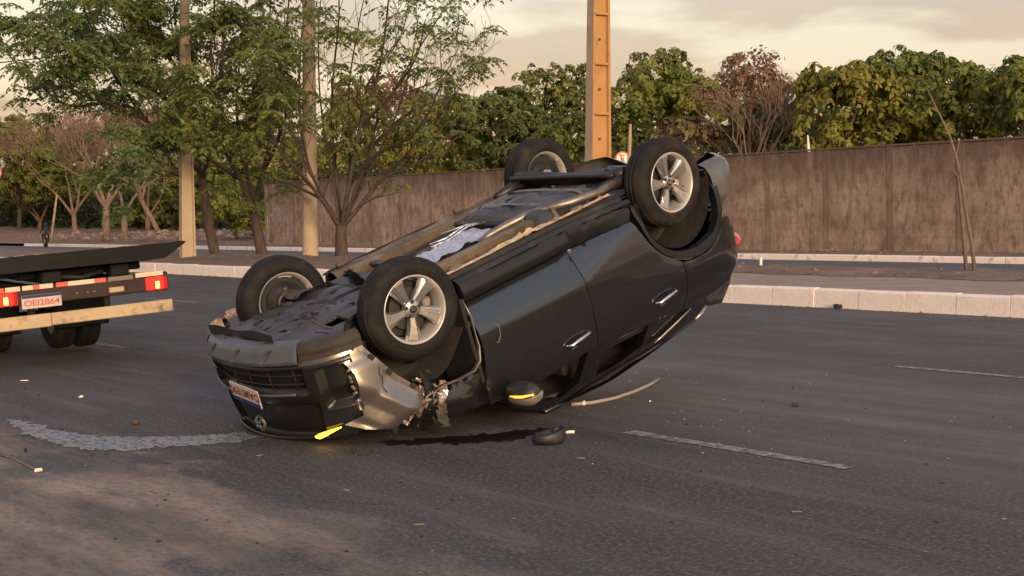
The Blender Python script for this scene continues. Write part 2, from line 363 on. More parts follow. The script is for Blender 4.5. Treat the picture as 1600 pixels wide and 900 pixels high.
M['blue'] = mat('plate_blue', (.015, .025, .11), .5)
M['glass'] = mat('tinted_glass', (.012, .013, .016), .04, coat=.0, spec=.6)
M['bracket'] = mat('bracket', (.24, .17, .135), .55, var=.3, vscale=20)
M['shard'] = mat('shard', (.42, .35, .30), .25, metal=.6, var=.4, vscale=30)
# truck
M['truck_black'] = mat('truck_black', (.005, .005, .0055), .5, spec=.25, var=.3, vscale=6, dirt=((.03, .024, .02), 4, .6, .85))
M['truck_beam'] = mat('truck_beam', (.028, .014, .013), .45, var=.3, vscale=8, dirt=((.09, .06, .045), 7, .62, .85))
M['board'] = mat('bumper_board', (.36, .27, .16), .65, var2=(.50, .39, .25), vscale=5, stretch=(.3, 1, 1), dirt=((.13, .09, .055), 7, .54, .74))
M['tape_white'] = mat('tape_white', (.66, .54, .42), .35)
M['tape_red'] = mat('tape_red', (.62, .13, .09), .35)
M['lamp_red'] = mat('lamp_red_lit', (.7, .02, .02), .3, emit=(1, .035, .02), estr=.75)
M['lamp_orange'] = mat('lamp_orange_lit', (1, .35, .05), .3, emit=(1, .36, .06), estr=4)
M['sign_white'] = mat('sign_white', (.80, .66, .54), .5)
M['sign_red'] = mat('sign_red', (.62, .07, .045), .5)
M['sign_black'] = mat('sign_black', (.05, .02, .02), .5)
M['stone'] = mat('stone', (.13, .085, .062), .95, var2=(.32, .24, .19), vscale=1.5)
M['white_paint'] = mat('white_paint', (.72, .66, .58), .7)
M['wet'] = mat('wet_film', (.20, .245, .275), .26, spec=.6, bump=.3, bscale=60, dirt=((.045, .045, .045), 24, .50, .58))  # pale blue grey base holds the sky reflected in the fluid
M['oil'] = mat('oil_film', (.006, .0055, .005), .34, spec=.35)
M['hose'] = mat('pale_strip', (.30, .27, .23), .6)
M['cloth_dark'] = mat('dark_cloth', (.016, .018, .04), .85)
M['skin'] = mat('skin', (.24, .13, .085), .6)
M['galv'] = mat('galvanised', (.22, .19, .17), .5, metal=.5)

# ------------------------------------------------------------------ places on the ground
A0 = Vector((6.4715, 17.7495)); U2 = Vector((-.61345, .78973)).normalized(); N2 = Vector((.78973, .61345)).normalized()
def road(a, o, h=0.):           # a metres along the kerb, o metres beyond it, h above the ground
    p = A0 + U2 * a + N2 * o
    return Vector((p.x, p.y, SX * p.x + h))
_up = Vector((-SX, 0, 1)).normalized()
_e1 = Vector((U2.x, U2.y, SX * U2.x)).normalized()
_e2 = _up.cross(_e1).normalized()
if _e2.dot(Vector((N2.x, N2.y, 0))) < 0: _e2 = -_e2
# local frame: x towards the camera's right along the road (so it stays right handed), y away from the camera
FR = Matrix(((-_e1.x, _e2.x, _up.x, A0.x), (-_e1.y, _e2.y, _up.y, A0.y), (-_e1.z, _e2.z, _up.z, SX * A0.x), (0, 0, 0, 1)))
def ray_k(px): return (px - 800) / FPX / math.cos(TH)
def along_ray(px, o, h=0.):     # ground point on the line o metres beyond the kerb seen in column px
    k = (px - 800) / FPX
    y = (o + A0.dot(N2)) / (N2.x * k + N2.y)
    return Vector((k * y, y, SX * k * y + h))
def pt(px, py, y):              # point seen at a photograph pixel, y metres away
    a = (px - 800) / FPX; b = (py - 450) / FPX; c, s = math.cos(TH), math.sin(TH)
    t = y / (c - b * s)
    return Vector((a * t, y, EYE + t * (-s - b * c)))
def gnd(px, py, h=0.):
    a = (px - 800) / FPX; b = (py - 450) / FPX; c, s = math.cos(TH), math.sin(TH)
    d = Vector((a, c - b * s, -s - b * c)); t = (h - EYE) / (d.z - SX * d.x)
    return Vector((0, 0, EYE)) + d * t
# frame x runs opposite to "a": local (-a, o, h)
def sheet(name, a0, a1, o0, o1, h, m, na=2, no=2, kind='structure', jit=0., edge=0.):
    P = []
    for i in range(na):
        row = []
        for j in range(no):
            a = a0 + (a1 - a0) * i / (na - 1); o = o0 + (o1 - o0) * j / (no - 1)
            e = edge * (random.random() - .5) if j in (0, no - 1) else 0
            z = h + (random.random() * jit if 0 < j < no - 1 else 0)
            row.append((-a, o + e, z))
        P.append(row)
    ob = MB().grid(P, smooth=True).build(name, m, mw=FR)
    for p in ob.data.polygons:
        pass
    return tag(ob, kind=kind)

# ------------------------------------------------------------------ ground, roads, kerbs
sheet('ground', -300, 900, -300, 900, -.06, M['earth'])
sheet('road', -60, 260, -13.4 - 14, 0, 0, M['asphalt'])
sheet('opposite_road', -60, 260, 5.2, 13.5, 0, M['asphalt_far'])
sheet('median_path', -60, 260, .17, 5.2, .265, M['path'])
# bare earth on the median: a strip along its far side, all of it further on
random.seed(3)
P = []
for i in range(170):
    a = -14 + i * .5
    lo = 3.05 if a < 9 else max(.55, 3.05 - (a - 9) * .42)
    row = []
    for j in range(9):
        o = lo + (5.2 - lo) * j / 8 + ((random.random() - .5) * .45 if j == 0 else 0)
        row.append((-a, o, .272 + (random.random() * .07 + .02 if 0 < j < 8 else 0)))
    P.append(row)
tag(MB().grid(P).build('median_earth', M['median_earth'], mw=FR), kind='structure')
sheet('verge', -60, 260, 13.65, 16.62, .14, M['median_earth'], 60, 6, jit=.04)
# waste ground left of the wall, rising to a heap
random.seed(5)
P = []
for i in range(46):
    a = 51.6 + i * 1.6; row = []
    for j in range(24):
        o = 16.6 + j * 1.1
        h = .14 + .035 * j + max(0, (a - 58) / 60) * .5 * min(1, j / 4) + (random.random() - .5) * .16 * min(1, j / 2)
        row.append((-a, o, h))
    P.append(row)
tag(MB().grid(P).build('waste_ground', M['earth'], mw=FR), kind='structure')
# lane dashes
def dash(a0, a1, o, w=.10):
    n = 14; P = []
    for i in range(n + 1):
        a = a0 + (a1 - a0) * i / n
        P.append([(-a, o - w / 2 + (random.random() - .5) * .02, .004), (-a, o + w / 2 + (random.random() - .5) * .02, .004)])
    return tag(MB().grid(P).build('lane_marking', M['paintline'], mw=FR), kind='structure')
for a0, a1, o in [(-5.0, -3.15, -9.66), (5.6, 6.6, -9.55), (-4.6, -2.1, -5.40), (12.9, 15.1, -5.2), (19, 22, -5.2), (-14, -11, -9.66), (-13, -10, -5.4)]:
    dash(a0, a1, o, .12)
# kerbs: whitewashed blocks
kerb = empty('kerb', mw=FR); tag(kerb, kind='structure')
random.seed(11)
def kerb_mesh(L, h, w):
    mb = MB(); prof = [(0, -.05), (.012, h * .45), (.02, h - .03), (.045, h), (w, h), (w, -.05)]
    vs = [(x, o, z) for x in (-L / 2, L / 2) for o, z in prof]; n = len(prof)
    mb.add(vs, [(i, (i + 1) % n, n + (i + 1) % n, n + i) for i in range(n)] + [tuple(range(n)), tuple(range(n, 2 * n))])
    return mb.mesh('kerb_stone', M['lime'])
kms = [kerb_mesh(.79, .268 + .006 * i, .168) for i in range(3)]
for i in range(92):
    o = bpy.data.objects.new('kerb_stone', kms[random.randrange(3)]); COL.objects.link(o); o.parent = kerb
    o.location = (-(-9 + i * .8), (random.random() - .5) * .014, (random.random() - .5) * .006); o.rotation_euler = (0, 0, (random.random() - .5) * .012)
kerb2 = empty('far_kerb', mw=FR); tag(kerb2, kind='structure')
km2 = kerb_mesh(1.98, .16, .15)
for i in range(44):
    if -6 + i * 2 > 76: continue
    o = bpy.data.objects.new('kerb_stone', km2); COL.objects.link(o); o.parent = kerb2; o.location = (-(-6 + i * 2), 13.5 + (random.random() - .5) * .02, (random.random() - .5) * .008)
mk = empty('median_back_kerb', mw=FR); tag(mk, kind='structure')
km3 = kerb_mesh(1.98, .262, .1)
for i in range(50):
    o = bpy.data.objects.new('kerb_stone', km3); COL.objects.link(o); o.parent = mk; o.location = (-(-10 + i * 2), 5.2, 0); o.rotation_euler = (0, 0, math.pi); o.location.y = 5.3

# ------------------------------------------------------------------ the wall
wall = empty('concrete_wall', mw=FR @ Matrix.Translation((-51.4, 16.6, .14)))
tag(wall, 'long grey brown rendered wall with posts and dark rain streaks beyond the second road', 'wall')
def wallpart(name, x0, x1, y0, y1, z0, z1, m):
    mb = MB().box(((x0 + x1) / 2, (y0 + y1) / 2, (z0 + z1) / 2), (x1 - x0, y1 - y0, z1 - z0))
    return mb.build(name, m, wall)
SP = 2.263; nb = 29
x_first = 51.4 - 41.862 - 4 * SP
xs = [0] + [x_first + SP * i for i in range(nb)]
random.seed(2)
for i, x in enumerate(xs):
    wallpart('wall_post', x, x + .22, -.012 if i else -.03, .16, -.2, 2.93, M['wall_post'] if i else M['wall'])
    if i + 1 < len(xs): wallpart('wall_panel', x + .22, xs[i + 1], (random.random() - .5) * .02, .13, -.2, 2.92 + (random.random() - .5) * .02, M['wall'])
wallpart('wall_coping', -.02, xs[-1], -.035, .17, 2.935, 2.985, M['wall'])

# ------------------------------------------------------------------ poles, signs and wires
def rect_pole(name, base, h, w0, d0, taper, rz, mats, label, group, windows=True):
    # double-T concrete pole: two flanges and a web, with rungs across the recess
    root = empty(name, mw=Matrix.Translation(base) @ Matrix.Rotation(rz, 4, 'Z')); tag(root, label, 'pole', group)
    def w(z): return w0 - taper * z
    mb = MB(); n = 12
    def sec(z):
        a = w(z) / 2; b = d0 / 2 * (w(z) / w0); t = a * .24
        return [(-a, -b), (-a + t, -b), (-a + t + .015, -b + .06), (a - t - .015, -b + .06), (a - t, -b), (a, -b), (a, b), (-a, b)]
    rings = [[(x, y, h * i / n - (.3 if i == 0 else 0)) for x, y in sec(h * i / n)] for i in range(n + 1)]
    k = 8
    vs = [p for r in rings for p in r]
    fs = [(i * k + j, i * k + (j + 1) % k, (i + 1) * k + (j + 1) % k, (i + 1) * k + j) for i in range(n) for j in range(k)] + [tuple(n * k + j for j in range(k))]
    mb.add(vs, fs)
    if name == 'utility_pole' and windows: mb.m = [1 if (i < n * k and i % k == 7) else 0 for i in range(len(mb.m))]  # same concrete, unlit left face painted greyer than the sunlit orange
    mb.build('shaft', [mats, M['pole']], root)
    if windows:
        z = 1.15
        while z < h - .3:
            a = w(z) / 2
            MB().box((0, -d0 / 2 * (w(z) / w0) + .020, z), (a * 1.62, .085, .045)).build('rung', mats, root)
            z += .98
        for i in range(int(h / .49)):
            if i % 2: continue
            z = .9 + i * .49
            MB().box((-.02, -d0 / 2 * (w(z) / w0) + .058, z - .25), (.06, .012, .05)).build('bolt_hole', M['bark'], root)
    return root
P = along_ray(934, 2.6, .27)
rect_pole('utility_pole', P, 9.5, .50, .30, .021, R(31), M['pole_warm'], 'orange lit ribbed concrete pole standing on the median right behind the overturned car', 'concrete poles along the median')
P2 = along_ray(293, 2.2, .27)
rect_pole('utility_pole', P2, 11.5, .44, .26, .026, R(34), M['pole'], 'tan concrete pole on the median just right of the tow truck bed', 'concrete poles along the median', False)
P3 = along_ray(485, 5.0, .27)
root = empty('utility_pole', mw=Matrix.Translation(P3)); tag(root, 'round tan concrete pole among the branches, between the median trees', 'pole', 'concrete poles along the median')
MB().lathe([(.25, -.3), (.245, 0), (.20, 5), (.16, 11), (0, 11)], 20, 'z').build('shaft', M['pole'], root)

def text_mesh(body, size, mat_, parent, name, mw_local, ext=.002, sx=1.0, align='CENTER'):
    cu = bpy.data.curves.new(name, 'FONT'); cu.body = body; cu.size = size; cu.extrude = ext; cu.align_x = align; cu.align_y = 'CENTER'; cu.offset = size * .012
    o = bpy.data.objects.new(name, cu); COL.objects.link(o)
    dg = bpy.context.evaluated_depsgraph_get(); me = bpy.data.meshes.new_from_object(o.evaluated_get(dg))
    bpy.data.objects.remove(o); me.materials.clear(); me.materials.append(mat_)
    me.transform(mw_local @ Matrix.Scale(sx, 4, (1, 0, 0)))
    return link(bpy.data.objects.new(name, me), parent)
def disc(r, y0, y1, n=28, r0=0):
    if r0: prof = [(r0, y0), (r, y0), (r, y1), (r0, y1), (r0, y0)]
    else: prof = [(0, y0), (r, y0), (r, y1), (0, y1)]
    return MB().lathe(prof, n, 'y', smooth=False)
def road_sign(base, zc, r, rz, label, glyph):
    root = empty('road_sign', mw=Matrix.Translation(base) @ Matrix.Rotation(rz, 4, 'Z')); tag(root, label, 'sign', 'round road signs')
    MB().tube([(0, .05, -.2), (0, .05, zc + r * .8)], .032, 8).build('post', M['wood'], root)
    disc(r, -.004, .008).build('sign_plate', M['sign_white'], root).location.z = zc
    o = disc(r, -.010, -.005, 28, r * .80).build('sign_ring', M['sign_red'], root); o.location.z = zc
    if glyph:
        rot = Matrix.Translation((0, -.007, zc)) @ Matrix.Rotation(R(90), 4, 'X')
        text_mesh('E', r * 1.35, M['sign_black'], root, 'sign_letter', rot, .003)
        MB().box((0, -.014, zc), (r * .18, .006, r * 1.7), ).build('sign_slash', M['sign_red'], root)
        s = root.children[-1]; me = s.data; me.transform(Matrix.Translation((0, 0, zc)) @ Matrix.Rotation(R(-32), 4, 'Y') @ Matrix.Translation((0, 0, -zc)))
    return root
ps = along_ray(972, 14.6, .14)
zc = pt(972, 248, ps.y).z - ps.z
road_sign(ps, zc, .235, R(4), 'red ringed white round sign peeking over the car beside the rear wheel', True)
ps = along_ray(-3, 14.4, .14)
zc = pt(0, 270, ps.y).z - ps.z
road_sign(ps, zc, .40, R(-18), 'pale red round sign cut off by the left edge of the view', False)

def stick(name, pts, rad, m, label, cat, n=6, group=None):
    base = Vector(pts[0]); mb = MB().tube([Vector(p) - base for p in pts], rad, n)
    o = mb.build(name, m); o.location = base
    return tag(o, label, cat, group)
b = along_ray(982, 4.6, .2)
stick('wooden_stake', [b, pt(982, 262, b.y), pt(984, 225, b.y + .02), pt(985, 194, b.y + .05)], [.05, .045, .04, .035], M['wood'], 'leaning pale wooden stake rising right of the orange pole', 'stake')
b = along_ray(80, 14.2, .14)
stick('wooden_stake', [b, pt(83, 350, b.y), pt(89, 304, b.y)], [.085, .075, .06], M['wood'], 'tall pale stake standing at the edge of the waste ground above the truck bed', 'stake')
b = along_ray(1189, 4.7, .28)
stick('marker_peg', [b - Vector((0, 0, .1)), b + Vector((0, 0, .21))], .03, M['white_paint'], 'short white peg on the earth strip right of the car tail', 'peg')
b = along_ray(1263, 18.5, .0)
stick('white_pole', [b, pt(1264, 240, b.y), pt(1262, 211, b.y)], [.07, .06, .02], M['white_paint'], 'thin white pointed pole sticking up behind the wall', 'pole')
# slender sapling and its stake at the right
b = along_ray(1525, 4.3, .27); y = b.y
sap = empty('sapling', b); tag(sap, 'thin bare leaning sapling on the earth strip in front of the wall at the right', 'sapling')
Q = [b - Vector((0, 0, .1)), pt(1519, 385, y), pt(1511, 340, y), pt(1502, 285, y + .1), pt(1494, 245, y + .1), pt(1483, 210, y + .1), pt(1466, 175, y + .2), pt(1447, 135, y + .2)]
MB().tube([p - b for p in Q], [.036, .034, .030, .027, .025, .020, .015, .009], 7).build('trunk', M['wood_grey'], sap)
for (i, px, py) in [(4, 1500, 215), (5, 1470, 205), (6, 1452, 168), (3, 1488, 262)]:
    MB().tube([Q[i] - b, pt(px, py, y + .1) - b], [.012, .005], 5).build('twig', M['bark_pale'], sap)
b2 = along_ray(1512, 4.5, .27)
stick('wooden_stake', [b2 - Vector((0, 0, .1)), pt(1506, 375, b2.y), pt(1499, 300, b2.y), pt(1496, 262, b2.y - .05)], [.036, .032, .028, .022], M['wood_grey'], 'crooked stake propping the thin bare sapling at the right', 'stake')

# street lamp whose mast stands outside the left edge
b = along_ray(-70, 15.0, .14); y = b.y
lamp = empty('street_lamp', b); tag(lamp, 'curved street lamp arm reaching in at the upper left behind the leaves', 'street lamp')
MB().tube([b * 0, pt(-70, 150, y) - b], [.14, .10], 10).build('mast', M['galv'], lamp)
MB().tube([pt(-70, 152, y) - b, pt(-35, 112, y) - b, pt(0, 76, y) - b, pt(28, 50, y) - b, pt(45, 38, y) - b, pt(66, 35, y) - b], .065, 8).build('arm', M['galv'], lamp)
MB().box(pt(76, 34, y) - b, (.95, .3, .16), ch=.05).build('lamp_head', M['galv'], lamp)
def cable(pa, pb, sag, label, r=.022):
    pts = [pa.lerp(pb, i / 14) - Vector((0, 0, sag * 4 * (i / 14) * (1 - i / 14))) for i in range(15)]
    return stick('power_cable', pts, r, M['black'], label, 'cable', 5, 'cables at the upper left')
y2 = P2.y
cable(pt(-260, 108, 66), pt(290, 56, y2), .35, 'lower dark cable sagging towards the tan pole at the upper left')
cable(pt(-260, 92, 66), pt(290, -14, y2), .3, 'upper thin cable crossing the sky at the upper left', .014)

# ------------------------------------------------------------------ vegetation
M['leaf_mid'] = leafmat('leaf_mid', (.058, .086, .017), (.27, .285, .054))
M['leaf_dark'] = leafmat('leaf_dark', (.046, .074, .018), (.21, .24, .050))
M['leaf_deep'] = leafmat('leaf_deep', (.030, .052, .014), (.125, .155, .036))
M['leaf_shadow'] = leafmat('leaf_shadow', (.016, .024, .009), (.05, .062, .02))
M['leaf_yel'] = leafmat('leaf_yel', (.085, .095, .018), (.29, .275, .050))
M['leaf_light'] = leafmat('leaf_light', (.080, .105, .028), (.25, .255, .068))
M['leaf_brown'] = leafmat('leaf_brown', (.14, .075, .052), (.30, .175, .115))
M['leaf_dry'] = leafmat('leaf_dry', (.10, .07, .035), (.22, .17, .08))
M['leaf_median'] = leafmat('leaf_median', (.082, .115, .034), (.27, .31, .085), .48)
M['leaf_median2'] = leafmat('leaf_median2', (.060, .098, .032), (.22, .285, .082), .48)

def unit(rng, n):
    v = rng.normal(size=(n, 3)); return v / np.linalg.norm(v, axis=1)[:, None]
def leaf_quads(c, d, ln, wd, nrm):
    # c (n,3) base, d (n,3) direction, nrm (n,3) approximate normal -> quads shaped as lozenges
    s = np.cross(d, nrm); s /= np.maximum(np.linalg.norm(s, axis=1), 1e-6)[:, None]
    ln = np.broadcast_to(np.asarray(ln), (len(c),))[:, None]; wd = np.broadcast_to(np.asarray(wd), (len(c),))[:, None]
    u = np.cross(s, d)
    return np.stack([c, c + d * ln * .45 + s * wd * .5, c + d * ln + u * (-.12) * ln, c + d * ln * .45 - s * wd * .5], 1)
def crown_quads(rng, lobes, nclump, per, ln, wd, fill=.28, csize=.42):
    """rosettes of leaves spread over uneven lobes (cx,cy,cz,rx,ry,rz), plus some inside"""
    vol = np.array([l[3] * l[5] for l in lobes]); pk = rng.choice(len(lobes), nclump, p=vol / vol.sum())
    L = np.array(lobes)[pk]; d = unit(rng, nclump); d[:, 2] = np.where(d[:, 2] < -.35, -d[:, 2], d[:, 2])
    r = np.where(rng.random(nclump) < fill, rng.random(nclump) ** .5 * .8, 1.0 + rng.normal(0, .07, nclump))
    C = L[:, :3] + d * L[:, 3:6] * r[:, None]
    # drop clumps buried inside another lobe now and then
    c = np.repeat(C, per, 0); dd = np.repeat(d, per, 0)
    w = unit(rng, len(c)) + dd * .9 + np.array([0, 0, .35]); w /= np.linalg.norm(w, axis=1)[:, None]     # outward from the middle of its own rosette
    cs = np.repeat(csize * (.65 + .7 * rng.random(nclump)), per)[:, None]
    st = c + w * cs * (.45 + .25 * rng.random(len(c)))[:, None]
    v = unit(rng, len(c)); v = v - w * (v * w).sum(1)[:, None] * .9 + w * .12 + np.array([0, 0, -.45]); v /= np.linalg.norm(v, axis=1)[:, None]
    nrm = w + rng.normal(0, .22, (len(c), 3))
    return leaf_quads(st, v, ln * (.7 + .6 * rng.random(len(c))), wd * (.7 + .6 * rng.random(len(c))), nrm)
def grow_bare(mb, rng, p, d, ln, r, lvl, up=.12, spread=.6, kids=(2, 4), tips=None, seg=4, minr=.006, sides=6):
    pts = [p]; rad = [r]; q = p.copy(); dd = d.copy()
    for i in range(seg):
        dd = dd + Vector(rng.normal(0, .13, 3)) + Vector((0, 0, up * .35)); dd.normalize()
        q = q + dd * (ln / seg); pts.append(q.copy()); rad.append(max(minr, r * (1 - .55 * (i + 1) / seg)))
    mb.tube(pts, rad, sides if r > .03 else 4 if r > .012 else 3, caps=False)
    if lvl == 0:
        if tips is not None: tips.append((pts[-1], dd.copy())); tips.append((pts[-2], dd.copy()))
        return
    n = int(rng.integers(kids[0], kids[1] + 1))
    for i in range(n):
        t = .45 + .55 * (i + 1) / n; k = min(seg, max(1, int(round(t * seg))))
        s = Vector(rng.normal(0, 1, 3)); s = (s - dd * s.dot(dd)).normalized()
        nd = (dd + s * spread * (.6 + .7 * rng.random()) + Vector((0, 0, up))).normalized()
        grow_bare(mb, rng, pts[k], nd, ln * (.58 + .22 * rng.random()), rad[k] * .72, lvl - 1, up, spread, kids, tips, seg, minr, sides)
def sprays(rng, tips, nleaf, ln, wd, droop=.5):
    """each tip carries a drooping whorl of compound leaves: leaflets in pairs along a stalk"""
    out = []
    for p, d in tips:
        p = np.array(p); k = nleaf + int(rng.integers(-2, 3))
        a0 = rng.random() * 6.28
        for i in range(max(3, k)):
            a = a0 + 6.283 * i / max(3, k) + rng.normal(0, .25)
            v = np.array([math.cos(a), math.sin(a), .12 + rng.normal(0, .25)]); v /= np.linalg.norm(v)
            s = ln * (.65 + .6 * rng.random()); m = 4
            q = p.copy(); dirv = v.copy()
            for j in range(m):
                dirv = dirv + np.array([0, 0, -droop * .42]); dirv /= np.linalg.norm(dirv)
                q = q + dirv * s / m
                side = np.cross(dirv, [0, 0, 1.]); side /= max(np.linalg.norm(side), 1e-6)
                for sg in (-1, 1):
                    out.append((q, side * sg * .85 + dirv * .55 + np.array([0, 0, -.22]), s * .42 * (1 - .12 * j)))
            out.append((q, dirv, s * .4))
    if not out: return np.zeros((0, 4, 3))
    c = np.array([o[0] for o in out]); d = np.array([o[1] for o in out]); d /= np.linalg.norm(d, axis=1)[:, None]
    l = np.array([o[2] for o in out])
    return leaf_quads(c, d, l, l * wd, np.array([0, -.45, .8]) + rng.normal(0, .45, (len(c), 3)))

# trees beyond the wall and the waste ground -----------------------------------------------------
def bg_tree(px, o, blobs, leaf, label, seed, dens=1.0, ln=.24, wd=.13, per=30, csize=.50, group='trees beyond the wall', name='broadleaf_tree', fill=.28, trunk_r=.2):
    """blobs in photograph pixels (x, y, half width, half height), spread in depth"""
    rng = np.random.default_rng(seed)
    b = along_ray(px, o, 0); y = b.y; root = empty(name, b); tag(root, label, 'tree', group)
    sc_ = y / FPX; lobes = []
    for (x, yy, w, h) in blobs:
        dep = rng.normal(0, w * sc_ * .35)
        c = pt(x, yy, y + dep) - b
        W, Hh = w * sc_, h * sc_
        lobes.append((c.x, c.y, c.z, W, W * .9, Hh))
        for k in range(5):       # smaller lumps riding on each blob, for an uneven outline
            d = unit(rng, 1)[0]; d[2] = abs(d[2]) * .9 - .15; f = .30 + .22 * rng.random()
            lobes.append((c.x + d[0] * W * .8, c.y + d[1] * W * .75, c.z + d[2] * Hh * .8, W * f, W * f, Hh * f))
    area = sum(l[3] * l[5] for l in lobes)
    n = int(area * 15 * dens)
    quads_obj('crown', crown_quads(rng, lobes, n, per, ln, wd, fill, csize), leaf, root)
    mb = MB()
    top = Vector(np.mean([l[:3] for l in lobes[::6]], axis=0))
    mid = Vector((top.x * .3, top.y * .3, max(.8, top.z * .45)))
    mb.tube([Vector((0, 0, -.2)), mid * .5, mid], [trunk_r * 1.25, trunk_r, trunk_r * .85], 8)
    for l in lobes[::6]:
        c = Vector(l[:3]); mb.tube([mid, mid.lerp(c, .5) + Vector(rng.normal(0, .15, 3)), c], [trunk_r * .6, trunk_r * .4, trunk_r * .15], 6)
    mb.build('trunk', M['bark'], root)
    return root
bg_tree(690, 24, [(690, 205, 55, 55), (640, 245, 45, 40), (740, 240, 35, 38), (700, 265, 60, 30)], M['leaf_yel'], 'yellow green tree above the wall left of the dark round tree', 21, 1.2)
bg_tree(590, 23, [(560, 205, 45, 60), (520, 250, 45, 45), (610, 240, 45, 45), (470, 265, 40, 40)], M['leaf_yel'], 'yellow olive tree above the wall behind the median tree of bare branches', 22, 1.1)
bg_tree(600, 34, [(600, 150, 40, 28), (560, 175, 50, 40), (640, 175, 35, 35)], M['leaf_brown'], 'reddish brown tree crown showing far behind the yellow olive tree', 23, .8)
bg_tree(785, 25, [(785, 195, 52, 50), (740, 220, 35, 45), (830, 225, 45, 45), (790, 255, 65, 35)], M['leaf_deep'], 'dark green round tree above the wall left of the orange pole', 24, 1.3)
bg_tree(860, 36, [(850, 145, 50, 40), (900, 160, 50, 50), (820, 170, 35, 30), (880, 205, 60, 45)], M['leaf_light'], 'pale green airy tree behind the orange pole', 25, 1.0, fill=.4)
bg_tree(890, 22, [(890, 240, 45, 42), (935, 245, 40, 40), (850, 262, 40, 28)], M['leaf_dark'], 'low dark bush at the foot of the orange pole', 26, 1.2)
bg_tree(1035, 34, [(1035, 120, 52, 36), (1000, 145, 30, 30), (1070, 140, 35, 32)], M['leaf_light'], 'light olive domed treetop right of the orange pole', 27, 1.1, fill=.35)
bg_tree(1025, 26, [(1030, 155, 55, 42), (985, 185, 35, 42), (1070, 170, 48, 45), (1020, 200, 70, 40), (985, 230, 40, 30)], M['leaf_mid'], 'bright green tree between the orange pole and the brown tree', 28, 1.3)
bg_tree(1075, 21, [(1070, 225, 50, 32), (1115, 228, 36, 32), (1030, 240, 36, 26), (1150, 238, 34, 25)], M['leaf_dry'], 'low brownish olive shrub at the wall beneath the brown tree', 29, .9, ln=.26, wd=.12)
bg_tree(1170, 31, [(1165, 165, 55, 42), (1120, 190, 45, 45), (1220, 185, 45, 48), (1170, 215, 70, 30)], M['leaf_dark'], 'dark green tree standing behind the reddish brown crown', 49, 1.0)
bg_tree(1290, 21.5, [(1290, 160, 42, 52), (1340, 170, 58, 58), (1400, 190, 60, 55), (1280, 215, 45, 38), (1360, 220, 70, 40), (1430, 215, 45, 35)], M['leaf_yel'], 'broad yellow green mango tree above the wall right of the brown tree', 30, 1.35)
bg_tree(1210, 23, [(1215, 215, 40, 45), (1255, 230, 30, 30)], M['leaf_deep'], 'dark gap filling shrub right behind the brown tree', 31, 1.1)
bg_tree(1420, 31, [(1395, 120, 48, 32), (1450, 125, 50, 35), (1400, 150, 60, 40), (1470, 165, 55, 45)], M['leaf_dark'], 'dark green treetop rising behind the broad mango tree', 32, 1.2)
bg_tree(1520, 24, [(1500, 160, 52, 50), (1545, 165, 48, 55), (1500, 205, 60, 35), (1560, 205, 42, 32)], M['leaf_mid'], 'mid green tree above the wall at the right, left of the corner tree', 33, 1.3)
bg_tree(1600, 23, [(1600, 145, 45, 45), (1640, 150, 60, 55), (1605, 190, 40, 40), (1680, 190, 60, 50)], M['leaf_dark'], 'dark green tree at the right edge of the view', 34, 1.2)
bg_tree(1760, 23, [(1760, 150, 80, 70), (1820, 190, 80, 50)], M['leaf_dark'], 'dark tree beyond the right edge of the view', 44, .6)
# left side, beyond the waste ground
lg = 'trees beyond the waste ground'
bg_tree(30, 24, [(20, 235, 60, 48), (-40, 240, 60, 55), (70, 260, 50, 45), (20, 295, 80, 42), (100, 300, 50, 38)], M['leaf_mid'], 'green leafy tree at the left edge beyond the waste ground', 35, 1.2, group=lg)
bg_tree(120, 33, [(110, 290, 70, 50), (200, 300, 80, 45), (60, 320, 80, 30), (160, 330, 110, 24)], M['leaf_deep'], 'dark thicket behind the bare pale trees above the truck bed', 36, 1.4, group=lg)
bg_tree(300, 30, [(270, 290, 60, 55), (340, 300, 60, 50), (400, 310, 50, 45), (300, 335, 90, 30), (230, 345, 60, 25)], M['leaf_dark'], 'dark green tree at the end of the wall behind the tan pole', 37, 1.4, group=lg)
bg_tree(370, 20, [(370, 345, 42, 30), (340, 330, 30, 30), (395, 355, 20, 22)], M['leaf_mid'], 'low green bush at the near end of the wall', 38, 1.3, group=lg, ln=.28, trunk_r=.08)
bg_tree(190, 40, [(190, 235, 90, 55), (270, 230, 70, 60), (110, 250, 60, 50)], M['leaf_dry'], 'dull olive brown tree far behind the bare pale trees', 39, .8, group=lg)
bg_tree(440, 36, [(430, 240, 60, 60), (370, 250, 50, 50), (470, 260, 40, 40)], M['leaf_light'], 'light green tree beyond the end of the wall behind the median trees', 40, 1.0, group=lg)

def bare_tree(px, o, h, r, label, seed, lean, m, lvl=4, n0=3, group=lg, leaves=None, spread=.55, up=.14, trunk=.3, nl=4, cat='tree'):
    rng = np.random.default_rng(seed); b = along_ray(px, o, 0.1); root = empty('bare_tree', b); tag(root, label, cat, group)
    mb = MB(); tips = []
    t = Vector(lean) * h * trunk + Vector((0, 0, h * trunk))
    mb.tube([Vector((0, 0, -.2)), t * .5 + Vector(rng.normal(0, .05, 3)), t], [r * 1.2, r, r * .85], 8)
    mb.build('trunk', m, root)
    mb = MB()
    for i in range(n0):
        a = 6.283 * i / n0 + rng.random(); d = Vector((math.cos(a) * spread, math.sin(a) * spread, 1)).normalized()
        grow_bare(mb, rng, t, d, h * .40, r * .6, lvl, up, spread, (2, 4), tips, 4, .013)
    mb.build('branches', m, root, fix=False)
    if leaves:
        T = [t_ for t_ in tips]; rng.shuffle(T)
        p = np.repeat(np.array([x[0] for x in T]), nl, 0); p = p + rng.normal(0, .16, p.shape)
        quads_obj('dry_leaves', leaf_quads(p, unit(rng, len(p)), .16, .08, unit(rng, len(p))), leaves, root)
    return root
